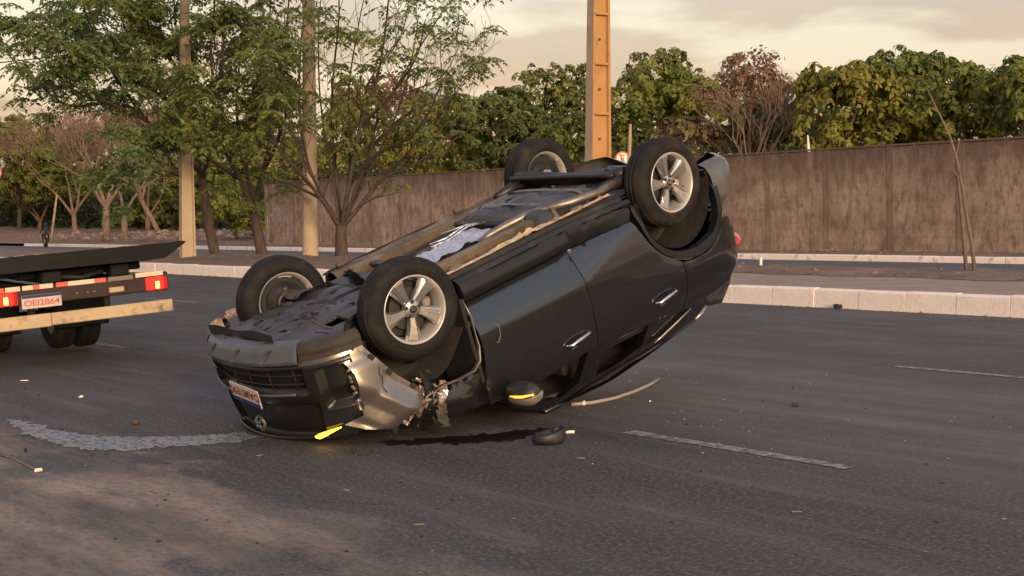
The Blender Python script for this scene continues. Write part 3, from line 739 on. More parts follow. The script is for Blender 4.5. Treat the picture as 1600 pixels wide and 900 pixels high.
# brown tree above the wall
bg_tree(1172, 22.5, [(1175, 125, 62, 40), (1130, 160, 40, 42), (1215, 158, 36, 46), (1172, 175, 62, 42)], M['leaf_brown'], 'rounded reddish brown drying tree standing above the wall between green trees', 50, .72, ln=.17, wd=.085, fill=.75, csize=.7)
bare_tree(1175, 21.6, 5.0, .20, 'pale limbed bare tree in front of the rounded reddish brown crown', 51, (.0, 0, 0), M['bark_pale'], 4, 5, 'trees beyond the wall', None, .60, .16, .22, 4)
bare_tree(1140, 21.8, 4.2, .13, 'smaller bare tree at the left side of the reddish brown crown', 52, (-.1, 0, 0), M['bark_pale'], 4, 3, 'trees beyond the wall', None, .60, .15, .22, 3)
bare_tree(166, 17.5, 7.6, .24, 'bare forked tree of grey brown bark above the middle of the truck bed', 53, (.02, 0, 0), M['bark_pale'], 5, 4, lg, None, .5, .12, .28)
bare_tree(197, 18.5, 6.4, .20, 'pale bare tree with two stems right of the forked bare tree', 54, (-.05, 0, 0), M['bark_pale'], 5, 3, lg, None, .5, .12, .25)
bare_tree(258, 19, 5.5, .15, 'pale bare tree leaning left beside the tan pole', 55, (-.55, 0, 0), M['bark_pale'], 4, 3, lg, None, .55, .12, .45)
bare_tree(120, 22, 8.0, .2, 'bare twiggy tree with dry brown leaves left of the forked bare tree', 56, (-.1, 0, 0), M['bark_pale'], 5, 4, lg, M['leaf_dry'], .55, .12, .22, 2)
bare_tree(230, 26, 7.8, .2, 'bare tangled brown tree deep behind the truck bed', 57, (.05, 0, 0), M['twig_brown'], 5, 4, lg, None, .6, .1, .2)
bare_tree(60, 26, 6.5, .2, 'bare thorny brown tree against the left green tree', 58, (.15, 0, 0), M['twig_brown'], 5, 3, lg, None, .6, .1, .2)
# the wood behind everything: one far mass
rng = np.random.default_rng(70); C = []
for i in range(10500):
    a = -40 + 340 * rng.random() ** 1.2; o = 46 + 10 * rng.random(); hmax = 6.5 + .9 * math.sin(a * .21) + .8 * math.sin(a * .57 + 1)
    C.append(road(a, o, hmax * rng.random() ** .8))
C = np.repeat(np.array(C), 9, 0) + rng.normal(0, .45, (10500 * 9, 3))
tag(quads_obj('far_wood', leaf_quads(C, unit(rng, len(C)), .55, .36, np.array([0, -.6, .8]) + rng.normal(0, .4, (len(C), 3))), M['leaf_deep']), kind='stuff')
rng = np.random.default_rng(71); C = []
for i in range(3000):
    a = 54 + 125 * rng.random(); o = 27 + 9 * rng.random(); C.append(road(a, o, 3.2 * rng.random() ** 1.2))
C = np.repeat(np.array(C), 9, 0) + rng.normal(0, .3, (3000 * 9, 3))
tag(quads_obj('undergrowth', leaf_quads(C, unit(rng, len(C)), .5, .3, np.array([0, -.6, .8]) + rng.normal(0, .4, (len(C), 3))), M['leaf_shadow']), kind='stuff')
# palm far behind
b = along_ray(962, 60, 0); palm = empty('palm_tree', b); tag(palm, 'small far palm top just right of the orange pole', 'palm', 'trees beyond the wall')
top = pt(958, 138, b.y) - b
MB().tube([Vector((0, 0, -.2)), top * .5, top], [.2, .17, .15], 8).build('trunk', M['bark_pale'], palm)
rng = np.random.default_rng(9)
for i in range(13):
    a = 6.283 * i / 13; q = []
    for j in range(9):
        t = j / 8; c = np.array(top) + np.array([math.cos(a) * 1.7 * t, math.sin(a) * 1.7 * t, .9 * t - 1.5 * t * t])
        d = np.array([math.cos(a + 1.2), math.sin(a + 1.2), -.5]); e = np.array([math.cos(a - 1.2), math.sin(a - 1.2), -.5])
        q += [(c, d), (c, e)]
    c = np.array([x[0] for x in q]); d = np.array([x[1] for x in q]); d /= np.linalg.norm(d, axis=1)[:, None]
    quads_obj('frond', leaf_quads(c, d, .55, .10, np.tile([0, 0, 1.], (len(c), 1))), M['leaf_light'], palm)

# the three median trees ------------------------------------------------------------------------
def median_tree(px, o, limbs, r, leaf, label, seed, nsp, nleaf=7, ln=.42, lvl=2, toward=1.5, thin=1., side=.85):
    """limbs: polylines in photograph pixels with a depth offset in metres, each point (px, py, dy)"""
    rng = np.random.default_rng(seed); b = along_ray(px, o, .27); root = empty('roadside_tree', b); tag(root, label, 'tree', 'trees on the median')
    mb = MB(); tips = []
    for li, (r0, r1, pts) in enumerate(limbs):
        nl_ = len(pts) - 1; Pp = [pt(x, y, b.y + dy * 2.2 - (toward * i_ / nl_ if li else 0)) - b for i_, (x, y, dy) in enumerate(pts)]
        if li == 0: Pp[0] = Vector((0, 0, -.15))
        # smooth the polyline
        Q = []
        for i in range(len(Pp) - 1):
            p0, p1, p2, p3 = Pp[max(i - 1, 0)], Pp[i], Pp[i + 1], Pp[min(i + 2, len(Pp) - 1)]
            for k in range(4):
                u = k / 4; Q.append(.5 * ((2 * p1) + (-p0 + p2) * u + (2 * p0 - 5 * p1 + 4 * p2 - p3) * u * u + (-p0 + 3 * p1 - 3 * p2 + p3) * u ** 3))
        Q.append(Pp[-1]); n = len(Q)
        rad = [(r0 + (r1 - r0) * i / (n - 1)) * (thin if li else 1) for i in range(n)]
        if li == 0:
            t = MB().tube(Q, rad, 10); t.build('trunk', M['bark'], root); continue
        mb.tube(Q, rad, 7, caps=False)
        for k in range(max(2, n // 4), n):
            if rng.random() < side:
                d = (Q[min(k + 1, n - 1)] - Q[k - 1]).normalized(); s = Vector(rng.normal(0, 1, 3)); s = (s - d * s.dot(d)).normalized()
                nd = (d * .8 + s * .75 + Vector((0, 0, .18))).normalized()
                grow_bare(mb, rng, Q[k], nd, .75 + .7 * rng.random(), max(.012, rad[k] * .5), lvl, .10, .6, (2, 3), tips, 3, .006, 5)
        tips.append((Q[-1], d))
    mb.build('branches', M['bark'], root, fix=False)
    idx = rng.permutation(len(tips))
    if len(idx) > nsp: idx = idx[:nsp]
    T = [tips[i] for i in idx]
    print('tips', seed, len(tips), len(T)); quads_obj('crown', sprays(rng, T, nleaf, ln, .42, .55), leaf, root)
    return root
# right one, thin leaved, fan of dark branches
median_tree(534, 4.9, [
    (.20, .15, [(534, 402, 0), (533, 375, 0), (533, 352, 0)]),
    (.12, .03, [(534, 356, 0), (560, 325, .1), (600, 278, .3), (650, 255, .4), (730, 205, .6)]),
    (.12, .02, [(534, 354, 0), (556, 300, .1), (580, 230, .2), (590, 190, .2), (640, 100, .4), (700, 5, .5)]),
    (.10, .02, [(580, 232, .2), (620, 190, .5), (680, 150, .9), (690, 110, 1.0)]),
    (.11, .02, [(533, 356, 0), (545, 290, -.2), (562, 200, -.3), (590, 120, -.5), (605, 20, -.6), (610, -60, -.7)]),
    (.10, .02, [(533, 356, 0), (528, 300, .2), (520, 220, .4), (520, 130, .5), (530, 20, .6), (525, -50, .7)]),
    (.11, .02, [(532, 356, 0), (505, 315, -.1), (470, 270, -.3), (440, 240, -.5), (415, 190, -.8)]),
    (.10, .02, [(531, 358, 0), (505, 310, .2), (480, 250, .5), (468, 170, .8), (470, 70, 1.0), (480, -10, 1.2)]),
    (.09, .02, [(545, 290, -.2), (590, 240, -.7), (640, 215, -1.1), (670, 175, -1.4), (690, 130, -1.5)]),
    (.08, .02, [(562, 200, -.3), (610, 150, -.6), (650, 90, -.8), (665, 30, -.9)]),
    (.08, .02, [(505, 312, .1), (460, 290, .8), (430, 280, 1.2), (405, 262, 1.6)]),
    (.06, .015, [(530, 345, 0), (515, 250, .2), (500, 150, .5), (498, 40, .8), (505, -30, .9)]),
    (.06, .015, [(538, 345, 0), (548, 240, -.1), (545, 140, -.2), (560, 40, -.3), (575, -30, -.4)]),
    (.06, .015, [(545, 335, 0), (580, 260, -.2), (615, 190, -.4), (640, 110, -.7), (655, 20, -.8)]),
    (.05, .015, [(590, 190, .2), (625, 150, .4), (690, 120, .6), (722, 62, .7)]),
    (.05, .015, [(525, 340, 0), (490, 280, -.3), (455, 200, -.6), (440, 110, -.9), (445, 30, -1.0)]),
    (.05, .015, [(600, 278, .3), (650, 225, .2), (690, 180, .1), (728, 120, 0)]),
    (.05, .015, [(562, 200, -.3), (575, 130, -.3), (625, 60, -.3), (640, -10, -.3)]),
], .2, M['leaf_median'], 'rightmost median tree, fan of dark branches with sparse drooping leaves', 61, 215, 6, .42, thin=.66, side=.6)
median_tree(411, 5.0, [
    (.19, .13, [(411, 398, 0), (402, 360, 0), (396, 330, 0)]),
    (.11, .02, [(397, 335, 0), (375, 280, .1), (345, 225, .2), (310, 160, .4), (280, 90, .5), (265, 20, .6)]),
    (.10, .02, [(397, 332, 0), (385, 260, .3), (370, 180, .6), (375, 90, .8), (385, 0, .9)]),
    (.11, .02, [(396, 330, 0), (410, 270, -.2), (425, 200, -.5), (440, 110, -.7), (450, 20, -.8), (452, -50, -.8)]),
    (.09, .02, [(410, 270, -.2), (430, 230, -.6), (450, 170, -1.2), (470, 110, -1.5)]),
    (.09, .02, [(375, 280, .1), (330, 250, -.4), (290, 215, -.8), (255, 170, -1.2)]),
    (.09, .02, [(385, 260, .3), (350, 180, -.4), (330, 100, -.8), (335, 10, -1.0), (340, -50, -1.0)]),
    (.08, .02, [(370, 180, .6), (410, 120, 1.0), (420, 50, 1.3), (425, -40, 1.4)]),
], .19, M['leaf_median'], 'middle median tree with leaning trunk and dense olive leaves', 62, 420, 7, .46, toward=2.5, thin=.75)
median_tree(338, 4.2, [
    (.17, .13, [(338, 398, 0), (326, 350, 0), (318, 300, 0), (314, 270, 0)]),
    (.11, .02, [(315, 276, 0), (300, 220, .1), (270, 170, .3), (225, 130, .5), (165, 80, .6), (110, 50, .7)]),
    (.10, .02, [(314, 272, 0), (280, 230, -.2), (230, 190, -.4), (170, 160, -.6), (110, 130, -.8), (40, 75, -.9)]),
    (.10, .02, [(314, 275, 0), (305, 200, .3), (290, 120, .6), (275, 40, .8), (270, -40, .9)]),
    (.10, .02, [(315, 280, 0), (335, 210, -.3), (345, 130, -.6), (350, 50, -.8), (350, -40, -.9)]),
    (.08, .02, [(230, 190, -.4), (180, 120, -1.0), (150, 60, -1.3), (130, 10, -1.5)]),
    (.08, .02, [(270, 170, .3), (220, 90, 1.0), (190, 30, 1.3), (180, -40, 1.4)]),
    (.08, .02, [(280, 232, -.2), (240, 235, -.8), (190, 215, -1.2), (150, 205, -1.5)]),
    (.07, .02, [(170, 160, -.6), (110, 165, -1.0), (70, 140, -1.3), (35, 95, -1.4)]),
    (.08, .02, [(290, 120, .6), (240, 60, .3), (225, 0, .1), (220, -50, 0)]),
    (.07, .02, [(316, 290, 0), (280, 275, -.5), (250, 265, -.9), (215, 262, -1.2)]),
], .17, M['leaf_median2'], 'leftmost median tree with dark leaning trunk and wide crown reaching over the truck', 63, 560, 7, .46, toward=4.2, thin=.75)
# litter of stones and dead leaves
rng = np.random.default_rng(77)
def scatter(name, n, gen, smin, smax, m, flat=.6):
    mb = MB()
    for i in range(n):
        p = gen(); s = smin + (smax - smin) * rng.random() ** 2.5
        vs = []
        k = 5
        for j in range(k):
            a = 6.283 * j / k + rng.random() * .8; vs.append(p + Vector((math.cos(a) * s * (.7 + .5 * rng.random()), math.sin(a) * s * (.7 + .5 * rng.random()), 0)))
        vs.append(p + Vector((rng.normal(0, s * .2), rng.normal(0, s * .2), s * flat * (.6 + .8 * rng.random()))))
        mb.add(vs, [(j, (j + 1) % k, k) for j in range(k)])
    return tag(mb.build(name, m, fix=False), kind='stuff')
scatter('rubble', 700, lambda: road(58 + 26 * rng.random(), 15.5 + 10 * rng.random() ** 1.3, .30 + rng.random() * .35), .04, .26, M['stone'], .7)
scatter('loose_earth', 900, lambda: road(-8 + 50 * rng.random(), 3.2 + 1.9 * rng.random(), .29), .02, .10, M['median_earth'], .7)
scatter('verge_litter', 500, lambda: road(0 + 60 * rng.random(), 13.75 + 2.7 * rng.random() ** .6, .16), .02, .12, M['median_earth'], .6)
scatter('gutter_grit', 500, lambda: road(-8 + 45 * rng.random(), -.03 - abs(rng.normal(0, .10)), .002), .01, .045, M['earth'], .5)
def nearp(): return road(-8 + 16 * rng.random(), -13.6 + 9 * rng.random() ** 1.5, .003)
scatter('road_litter', 420, nearp, .004, .014, M['shard'], .25)
scatter('glass_fragments', 260, lambda: road(-2.2 + rng.normal(0, 1.3), -8.9 + rng.normal(0, .9), .003), .003, .010, M['foil'], .6)
scatter('road_grit', 420, nearp, .005, .016, M['black'], .5)

# ------------------------------------------------------------------ the overturned car
# car axes: x forward from the front axle, y to the car's left, z up from the plane its tyres stood on; the root turns all of it over
def rotvec(w):
    w = Vector(w); return Matrix.Rotation(w.length, 3, w.normalized())
_R0 = Matrix(((-1, 0, 0), (0, 0, 1), (0, 1, 0)))            # columns: forward, left, up in camera axes (x right, y down, z ahead)
_Mc = rotvec((0.169462, -0.689903, -0.351631)) @ _R0
_tc = Vector((-1.2752346, -0.1966829, 9.7768475))
_c, _s = math.cos(TH), math.sin(TH)
_CW = Matrix(((1, 0, 0), (0, -_s, _c), (0, -_c, -_s)))
_rot = _CW @ _Mc; _loc = _CW @ _tc + Vector((0, 0, EYE))
CARM = Matrix.Translation(_loc) @ _rot.to_4x4()
car = empty('overturned_car', mw=CARM)
tag(car, 'dark grey hatchback car lying on its roof with nose down and wheels in the air', 'car')

def inside(p, poly):
    x, y = p; c = False; n = len(poly)
    for i in range(n):
        x1, y1 = poly[i]; x2, y2 = poly[i - 1]
        if (y1 > y) != (y2 > y) and x < (x2 - x1) * (y - y1) / (y2 - y1) + x1: c = not c
    return c
def segdist(p, poly):
    best = 9; P = Vector(p)
    for i in range(len(poly)):
        a = Vector(poly[i - 1]); b = Vector(poly[i]); d = b - a; t = max(0, min(1, (P - a).dot(d) / max(d.length_squared, 1e-9)))
        best = min(best, (P - a - d * t).length)
    return best
def resample(poly, res):
    out = []
    for i in range(len(poly)):
        a = Vector(poly[i]); b = Vector(poly[(i + 1) % len(poly)]); n = max(1, int((b - a).length / res))
        out += [tuple(a.lerp(b, k / n)) for k in range(n)]
    return out
def smooth_poly(poly, it=1):
    for _ in range(it):
        o = []
        for i in range(len(poly)):
            a = Vector(poly[i]); b = Vector(poly[(i + 1) % len(poly)]); o += [tuple(a.lerp(b, .25)), tuple(a.lerp(b, .75))]
        poly = o
    return poly
def panel_mb(poly, fn, inn, res=.05, holes=(), thick=.02, lip=.0015):
    """polygon in (u, v) meshed finely, mapped by fn to the body surface, edges turned in along inn"""
    bp = resample(poly, res); hp = [resample(h, res) for h in holes]
    pts = list(bp); edges = [(i, (i + 1) % len(bp)) for i in range(len(bp))]
    for h in hp:
        n = len(pts); pts += h; edges += [(n + i, n + (i + 1) % len(h)) for i in range(len(h))]
    us = [p[0] for p in poly]; vs_ = [p[1] for p in poly]
    u = min(us) + res / 2
    while u < max(us):
        v = min(vs_) + res / 2
        while v < max(vs_):
            if inside((u, v), poly) and segdist((u, v), poly) > res * .45 and all((not inside((u, v), h)) and segdist((u, v), h) > res * .45 for h in holes): pts.append((u, v))
            v += res
        u += res
    co, _, fa, *_r = delaunay_2d_cdt([Vector(p) for p in pts], edges, [], 0, 1e-6)
    F = []
    for f in fa:
        c = sum((co[i] for i in f), Vector((0, 0))) / len(f)
        if inside(c, poly) and not any(inside(c, h) for h in holes): F.append(tuple(f))
    V = [Vector(fn(p.x, p.y)) for p in co]
    cnt = {}
    for f in F:
        for i in range(len(f)):
            e = (f[i], f[(i + 1) % len(f)]); k = tuple(sorted(e)); cnt.setdefault(k, []).append(e)
    bd = [v[0] for v in cnt.values() if len(v) == 1]
    inn = Vector(inn); bv = {i for e in bd for i in e}
    mb = MB(); mb.add([v + (inn * lip if i in bv else inn * 0) for i, v in enumerate(V)], F, 0, True)
    o_, n_ = {}, {}; rv = []
    for i in bv:
        o_[i] = len(rv); rv.append(V[i] + inn * lip); n_[i] = len(rv); rv.append(V[i] + inn * thick)
    mb.add(rv, [(o_[b], o_[a], n_[a], n_[b]) for a, b in bd], 0, False)
    return mb
def panel(name, poly, fn, inn, m, parent, **k):
    return panel_mb(poly, fn, inn, **k).build(name, m, parent)

CPn = [(.15, -.872), (.42, -.86), (.62, -.79), (.76, -.64), (.85, -.42), (.895, -.20), (.905, 0)]
CPn = np.array(CPn + [(x, -y) for x, y in CPn[::-1][1:]])
_d = np.r_[0, np.cumsum(np.linalg.norm(np.diff(CPn, axis=0), axis=1))]; NL = _d[-1]
def cat(C, D, s):
    s = min(max(s, 0), D[-1] - 1e-6); i = min(int(np.searchsorted(D, s, side='right')) - 1, len(C) - 2); u = (s - D[i]) / (D[i + 1] - D[i])
    a, b, c, d = C[max(i - 1, 0)], C[i], C[i + 1], C[min(i + 2, len(C) - 1)]
    return .5 * ((2 * b) + (-a + c) * u + (2 * a - 5 * b + 4 * c - d) * u * u + (-a + 3 * b - 3 * c + d) * u ** 3)
def nose(s, z, ins=0.):
    s += NL / 2
    p = cat(CPn, _d, s); t = cat(CPn, _d, s + .01) - cat(CPn, _d, s - .01); t /= max(np.linalg.norm(t), 1e-9)
    return Vector((p[0] - t[1] * ins, p[1] + t[0] * ins, z))
CPr = [(-2.6, -.872), (-2.95, -.868), (-3.20, -.845), (-3.33, -.79), (-3.43, -.66), (-3.48, -.42), (-3.50, 0)]
CPr = np.array(CPr + [(x, -y) for x, y in CPr[::-1][1:]])
_dr = np.r_[0, np.cumsum(np.linalg.norm(np.diff(CPr, axis=0), axis=1))]; RL_ = _dr[-1]
def tail(s, z, ins=0.):
    s += RL_ / 2
    p = cat(CPr, _dr, s); t = cat(CPr, _dr, s + .01) - cat(CPr, _dr, s - .01); t /= max(np.linalg.norm(t), 1e-9)
    return Vector((p[0] + t[1] * ins, p[1] - t[0] * ins, z)) if False else Vector((p[0] - t[1] * -ins, p[1] + t[0] * -ins, z))
_sn = np.linspace(0, NL / 2, 120); _pn = np.array([cat(CPn, _d, s) for s in _sn])
_sr = np.linspace(0, RL_ / 2, 120); _pr = np.array([cat(CPr, _dr, s) for s in _sr])
def plan_y(x):
    if x > .15: return float(np.interp(x, _pn[:, 0], -_pn[:, 1]))
    if x < -2.6: return float(np.interp(-x, -_pr[:, 0], -_pr[:, 1]))
    return .872
ZT = [.20, .25, .28, .34, .40, .47, .50, .62, .75, .92, 1.05, 1.15, 1.22, 1.30]
YT = [.70, .76, .80, .825, .838, .846, .868, .882, .888, .888, .882, .870, .850, .80]
def hw(z): return sum(float(np.interp(z + d, ZT, YT)) for d in (-.02, -.01, 0, .01, .02)) / 5
def side_y(x, z):
    xx = x - .13 * min(1, max(0, (z - .74) / .08)) if x < -2.75 else x
    y = hw(z) + plan_y(xx) - .872
    zc = float(np.interp(x, [-2.05, -1.46, -.4, .2], [.50, .70, .67, .60]))
    if z > .465 and x < .1: y -= .42 * max(0, zc - z)
    y += .012 * math.exp(-((x + 2.55) / .45) ** 2 - ((z - 1.03) / .12) ** 2)
    return y
def gh_y(x, z):     # glasshouse leans in
    b = float(np.interp(x, [-3.2, -2.6, -.6, -.2], [.78, .835, .845, .80]))
    return b - .62 * max(0, z - 1.2) - .9 * max(0, z - 1.56)
def S(sg, off=0.): return lambda x, z: (x, sg * (side_y(x, z) + off), z)
def G(sg, off=0.): return lambda x, z: (x, sg * (gh_y(x, z) + off), z)

frontdoor = [(-.418, .478), (-.425, .80), (-.39, .96), (-.36, 1.06), (-.37, 1.19), (-.80, 1.225), (-1.10, 1.22), (-1.449, 1.20), (-1.456, .95), (-1.454, .478)]
reardoor = [(-1.461, .478), (-1.463, .95), (-1.456, 1.20), (-1.60, 1.215), (-2.10, 1.295), (-2.44, 1.34), (-2.468, 1.15), (-2.462, .945), (-2.35, .872), (-2.25, .785), (-2.165, .675), (-2.11, .56), (-2.075, .475)]
fclad = [(-.418, .285), (-.418, .472), (-1.454, .472), (-1.456, .30)]
rclad = [(-1.462, .30), (-1.462, .472), (-2.07, .469), (-2.10, .40), (-2.09, .375)]
archo = [(-2.105, .375), (-2.12, .47), (-2.165, .656), (-2.235, .765), (-2.32, .846), (-2.46, .925), (-2.60, .958), (-2.734, .957), (-2.85, .93), (-2.945, .86), (-3.01, .77), (-3.045, .66), (-3.05, .50), (-3.0, .375)]
archi = [(-2.93, .375), (-2.965, .50), (-2.96, .64), (-2.925, .74), (-2.865, .82), (-2.72, .862), (-2.58, .862), (-2.44, .825), (-2.345, .765), (-2.265, .69), (-2.205, .59), (-2.185, .47), (-2.175, .375)]
archi = [(x + .03 * (x + 2.575) / .40, z + (.025 if z > .5 else 0)) for x, z in archi]
quarter = [(-2.447, 1.34), (-2.475, 1.15), (-2.469, .95), (-2.60, .974), (-2.74, .974), (-2.86, .945), (-2.96, .872), (-3.02, .79), (-3.10, .80), (-3.16, .90), (-3.18, 1.02), (-3.20, 1.10), (-3.17, 1.20), (-3.03, 1.36), (-2.88, 1.46), (-2.72, 1.42), (-2.62, 1.37)]
for sg in (-1, 1):
    inn = (0, -sg, 0)
    fd = panel('front_door', frontdoor, S(sg), inn, M['paint'], car, res=.03, thick=.05)
    rd = panel('rear_door', reardoor, S(sg), inn, M['paint'], car, res=.03, thick=.05)
    panel('door_cladding', fclad, S(sg, .006), inn, M['front_black'], fd, res=.06, thick=.04)
    panel('door_cladding', rclad, S(sg, .006), inn, M['front_black'], rd, res=.06, thick=.04)
    panel('quarter_panel', quarter, S(sg), inn, M['paint'], car, res=.03, thick=.05)
    panel('arch_cladding', smooth_poly(archo + archi, 1), S(sg, .012), inn, M['front_black'], car, res=.05, thick=.07)
    for (hx, hz, d_) in ((-1.247, 1.072, fd), (-2.20, 1.128, rd)):
        y = side_y(hx, hz); mb = MB()
        tilt = .05
        pts = [(hx - .115, sg * (y + .006), hz - .012), (hx - .10, sg * (y + .034), hz - .012 + tilt * .1), (hx, sg * (y + .042), hz), (hx + .085, sg * (y + .036), hz + .012), (hx + .115, sg * (y + .004), hz + .014)]
        mb.tube(pts, [.012, .015, .016, .014, .011], 8, flat=1.0)
        mb.build('door_handle', M['chrome'] if sg < 0 else M['paint'], d_)
        MB().lathe([(0, 0), (.035, 0), (.040, .004), (.043, 0)], 16, 'y', (hx + .01, sg * (y - .004), hz + .012)).build('handle_cup', M['gloss'], d_)
        MB().box((hx + .055, sg * (y + .012), hz + .040), (.062, .028, .018), ch=.007).build('lock_cover', M['chrome'], d_)
    # glasshouse: pillars and roof rail round the window openings
    outer = [(-.40, 1.17), (-.80, 1.205), (-1.45, 1.19), (-2.10, 1.275), (-2.62, 1.35), (-2.90, 1.445), (-2.72, 1.545), (-2.40, 1.60), (-2.0, 1.635), (-1.6, 1.64), (-1.25, 1.61), (-.98, 1.545), (-.80, 1.45), (-.62, 1.32)]
    wf = [(-.74, 1.255), (-1.37, 1.225), (-1.335, 1.475), (-1.16, 1.515), (-1.0, 1.46), (-.88, 1.385)]
    wr = [(-1.575, 1.24), (-2.075, 1.315), (-2.05, 1.485), (-1.80, 1.52), (-1.525, 1.505)]
    wq = [(-2.115, 1.322), (-2.575, 1.385), (-2.60, 1.405), (-2.27, 1.50), (-2.10, 1.50)]
    fr = panel('window_frame', outer, G(sg), inn, M['gloss'], car, res=.05, holes=[wf, wr, wq], thick=.07)
    MB().tube([(x, sg * (gh_y(x, z) + .008), z) for x, z in ((-2.60, 1.395), (-2.45, 1.452), (-2.27, 1.512), (-2.20, 1.53))], [.006, .009, .009, .004], 6).build('window_trim', M['silver'], fr)
    MB().tube([(x, sg * (gh_y(x, z) + .008), z) for x, z in ((-.98, 1.555), (-1.25, 1.615), (-1.6, 1.645), (-2.0, 1.64), (-2.4, 1.605), (-2.72, 1.55))], .014, 6).build('roof_rail', M['paint'], fr)
    panel('quarter_window', wq, G(sg, -.022), inn, M['glass'], car, res=.12, thick=.008)
    panel('rear_side_window', [(-1.575, 1.24), (-2.075, 1.315), (-2.07, 1.36), (-1.57, 1.325)], G(sg, -.025), inn, M['glass'], car, res=.12, thick=.008)
    # rear wheel housing
    P = []
    for i in range(19):
        a = -.12 + 3.38 * i / 18
        row = []
        for y in (.86, .74, .60, .46):
            row.append((-2.575 + math.cos(a) * -.40, sg * y, .44 + math.sin(a) * .43 - (.02 if y > .8 else 0)))
        P.append(row)
    MB().grid(P).build('wheel_housing', M['liner'], car)
    panel('housing_wall', [(-2.15, .44), (-2.15, .75), (-2.35, .90), (-2.8, .90), (-3.0, .75), (-3.0, .44)], lambda x, z, sg=sg: (x, sg * .45, z), inn, M['liner'], car, res=.2)

# front end ----------------------------------------------------------------------------------------
def nose_grid(s0, s1, z0, z1, ns, nz, ins):
    return [[nose(s0 + (s1 - s0) * i / ns, z0 + (z1 - z0) * j / nz, ins(s0 + (s1 - s0) * i / ns, z0 + (z1 - z0) * j / nz)) for j in range(nz + 1)] for i in range(ns + 1)]
def lipins(s, z):
    b = float(np.interp(z, [.262, .275, .30, .37, .395, .41], [.10, .035, .012, -.022, -.016, .035]))
    for c in (.37, .0, -.34):
        q = (s - c - (z - .335) * 1.1) / .028
        b += .030 * max(0, 1 - q * q) * max(0, 1 - ((z - .335) / .042) ** 2)
    return b + .02 * max(0, (abs(s + .02) - .56) / .06)
MB().grid(nose_grid(-.60, .64, .262, .41, 150, 26, lipins)).build('bumper_lip', M['grey_plastic'], car)
def bump(s, z):
    a = abs(s)
    b = float(np.interp(z, [.40, .43, .62, .68, .80, .94, .97], [.02, .0, .0, .03, .035, .06, .12]))
    if a < .60 and .435 < z < .605: b += .075
    if a < .62 and .69 < z < .925: b += .045
    if -.925 < s < -.70 and .455 < z < .74: b += .085
    return b + .10 * max(0, (a - .95))
fb = MB().grid(nose_grid(-.95, 1.02, .405, .965, 130, 40, bump)).build('front_bumper', M['front_black'], car)
for z in (.49, .55):
    MB().tube([nose(s, z, .045) for s in np.linspace(-.57, .58, 24)], .006, 6).build('grille_bar', M['black'], fb)
for s in np.linspace(-.48, .48, 5):
    MB().tube([nose(s, .44, .055), nose(s, .60, .055)], .005, 5).build('grille_rib', M['black'], fb)
MB().tube([nose(s, .612 - .02 * abs(s), -.004) for s in np.linspace(-.50, .64, 24)], .010, 6).build('grille_trim', M['grey_plastic'], fb)
MB().tube([nose(s, .50, .0) for s in np.linspace(.50, .62, 5)], [.004, .012, .014, .012, .008], 6).build('grille_trim', M['grey_plastic'], fb)
MB().tube([nose(s, .945 - .03 * abs(s), .045) for s in np.linspace(-.62, .56, 24)], .012, 6).build('hood_edge', M['front_black'], fb)
# badge: a round ring with bright strokes
bc = nose(-.03, .825, .0)
bd_ = MB().lathe([(.040, -.012), (.056, -.012), (.056, .0), (.040, .0), (.040, -.012)], 24, 'x', bc, smooth=False)
bd_.build('badge_ring', M['steel'], fb)
mb = MB()
for a in (35, 145, 215, 325):
    mb.box(bc + Vector((.006, math.cos(R(a)) * .030, math.sin(R(a)) * .030)), (.012, .032, .018), Matrix.Rotation(R(a), 3, 'X'))
mb.box(bc + Vector((.006, 0, .024)), (.012, .018, .024)); mb.build('badge', M['chrome'], fb)
# licence plate, letters upside down to us because the car is
pc = nose(0.0, .610, -.018)
pm = Matrix.Translation(pc) @ Matrix.Rotation(R(4), 4, 'Z') @ Matrix.Rotation(R(-4), 4, 'X')
def px_box(c, d, name, m, parent, ch=.0):
    mb = MB().box((0, 0, 0), d, ch=ch); mb.v = [tuple(pm @ (Vector(v) + Vector(c))) for v in mb.v]; return mb.build(name, m, parent)
lp = px_box((0, 0, 0), (.008, .40, .13), 'licence_plate', M['white_plate'], car, .003)
px_box((.0055, 0, .050), (.003, .394, .028), 'plate_band', M['blue'], lp)
for y in (-.09, .09): px_box((.008, y, .052), (.004, .012, .012), 'plate_bolt', M['chrome'], lp)
text_mesh('DAM1E90', .082, M['plate_ink'], lp, 'plate_lettering', pm @ Matrix.Translation((.0055, 0, -.014)) @ Matrix.Rotation(R(90), 4, 'Z') @ Matrix.Rotation(R(90), 4, 'X'), .0018, 1.2)
# lit indicator low on the crushed corner
MB().tube([nose(s, z, -.004) for s, z in ((-.545, .905), (-.575, .905), (-.62, .893), (-.67, .880), (-.72, .868), (-.75, .862))], [.006, .017, .016, .011, .007, .003], 10).build('indicator_lamp', M['amber'], car)
# headlamp pod: smooth dark lens between grille and fog recess
for s0, s1 in ((-.84, -.63),):
    P = nose_grid(s0, s1, .735, .945, 14, 12, lambda s, z: bump(s, z) * (0 if s < 0 else 1) + (.045 if s < 0 else -.004) - .02 * math.sin(max(0, min(1, (z - .735) / .21)) * math.pi))
    MB().grid(P).build('headlamp', M['glass'], car)
# corner strip above (now) the torn wing
P = nose_grid(-1.05, -.60, .275, .385, 20, 8, lambda s, z: float(np.interp(z, [.275, .29, .335, .345, .385], [.06, .02, .0, .012, .004])))
MB().grid(P).build('bumper_corner', M['liner'], car)
P = nose_grid(.60, 1.05, .275, .42, 20, 8, lambda s, z: float(np.interp(z, [.275, .29, .335, .345, .385], [.06, .02, .0, .012, .004])))
MB().grid(P).build('bumper_corner', M['clad'], car)
rng = np.random.default_rng(4)
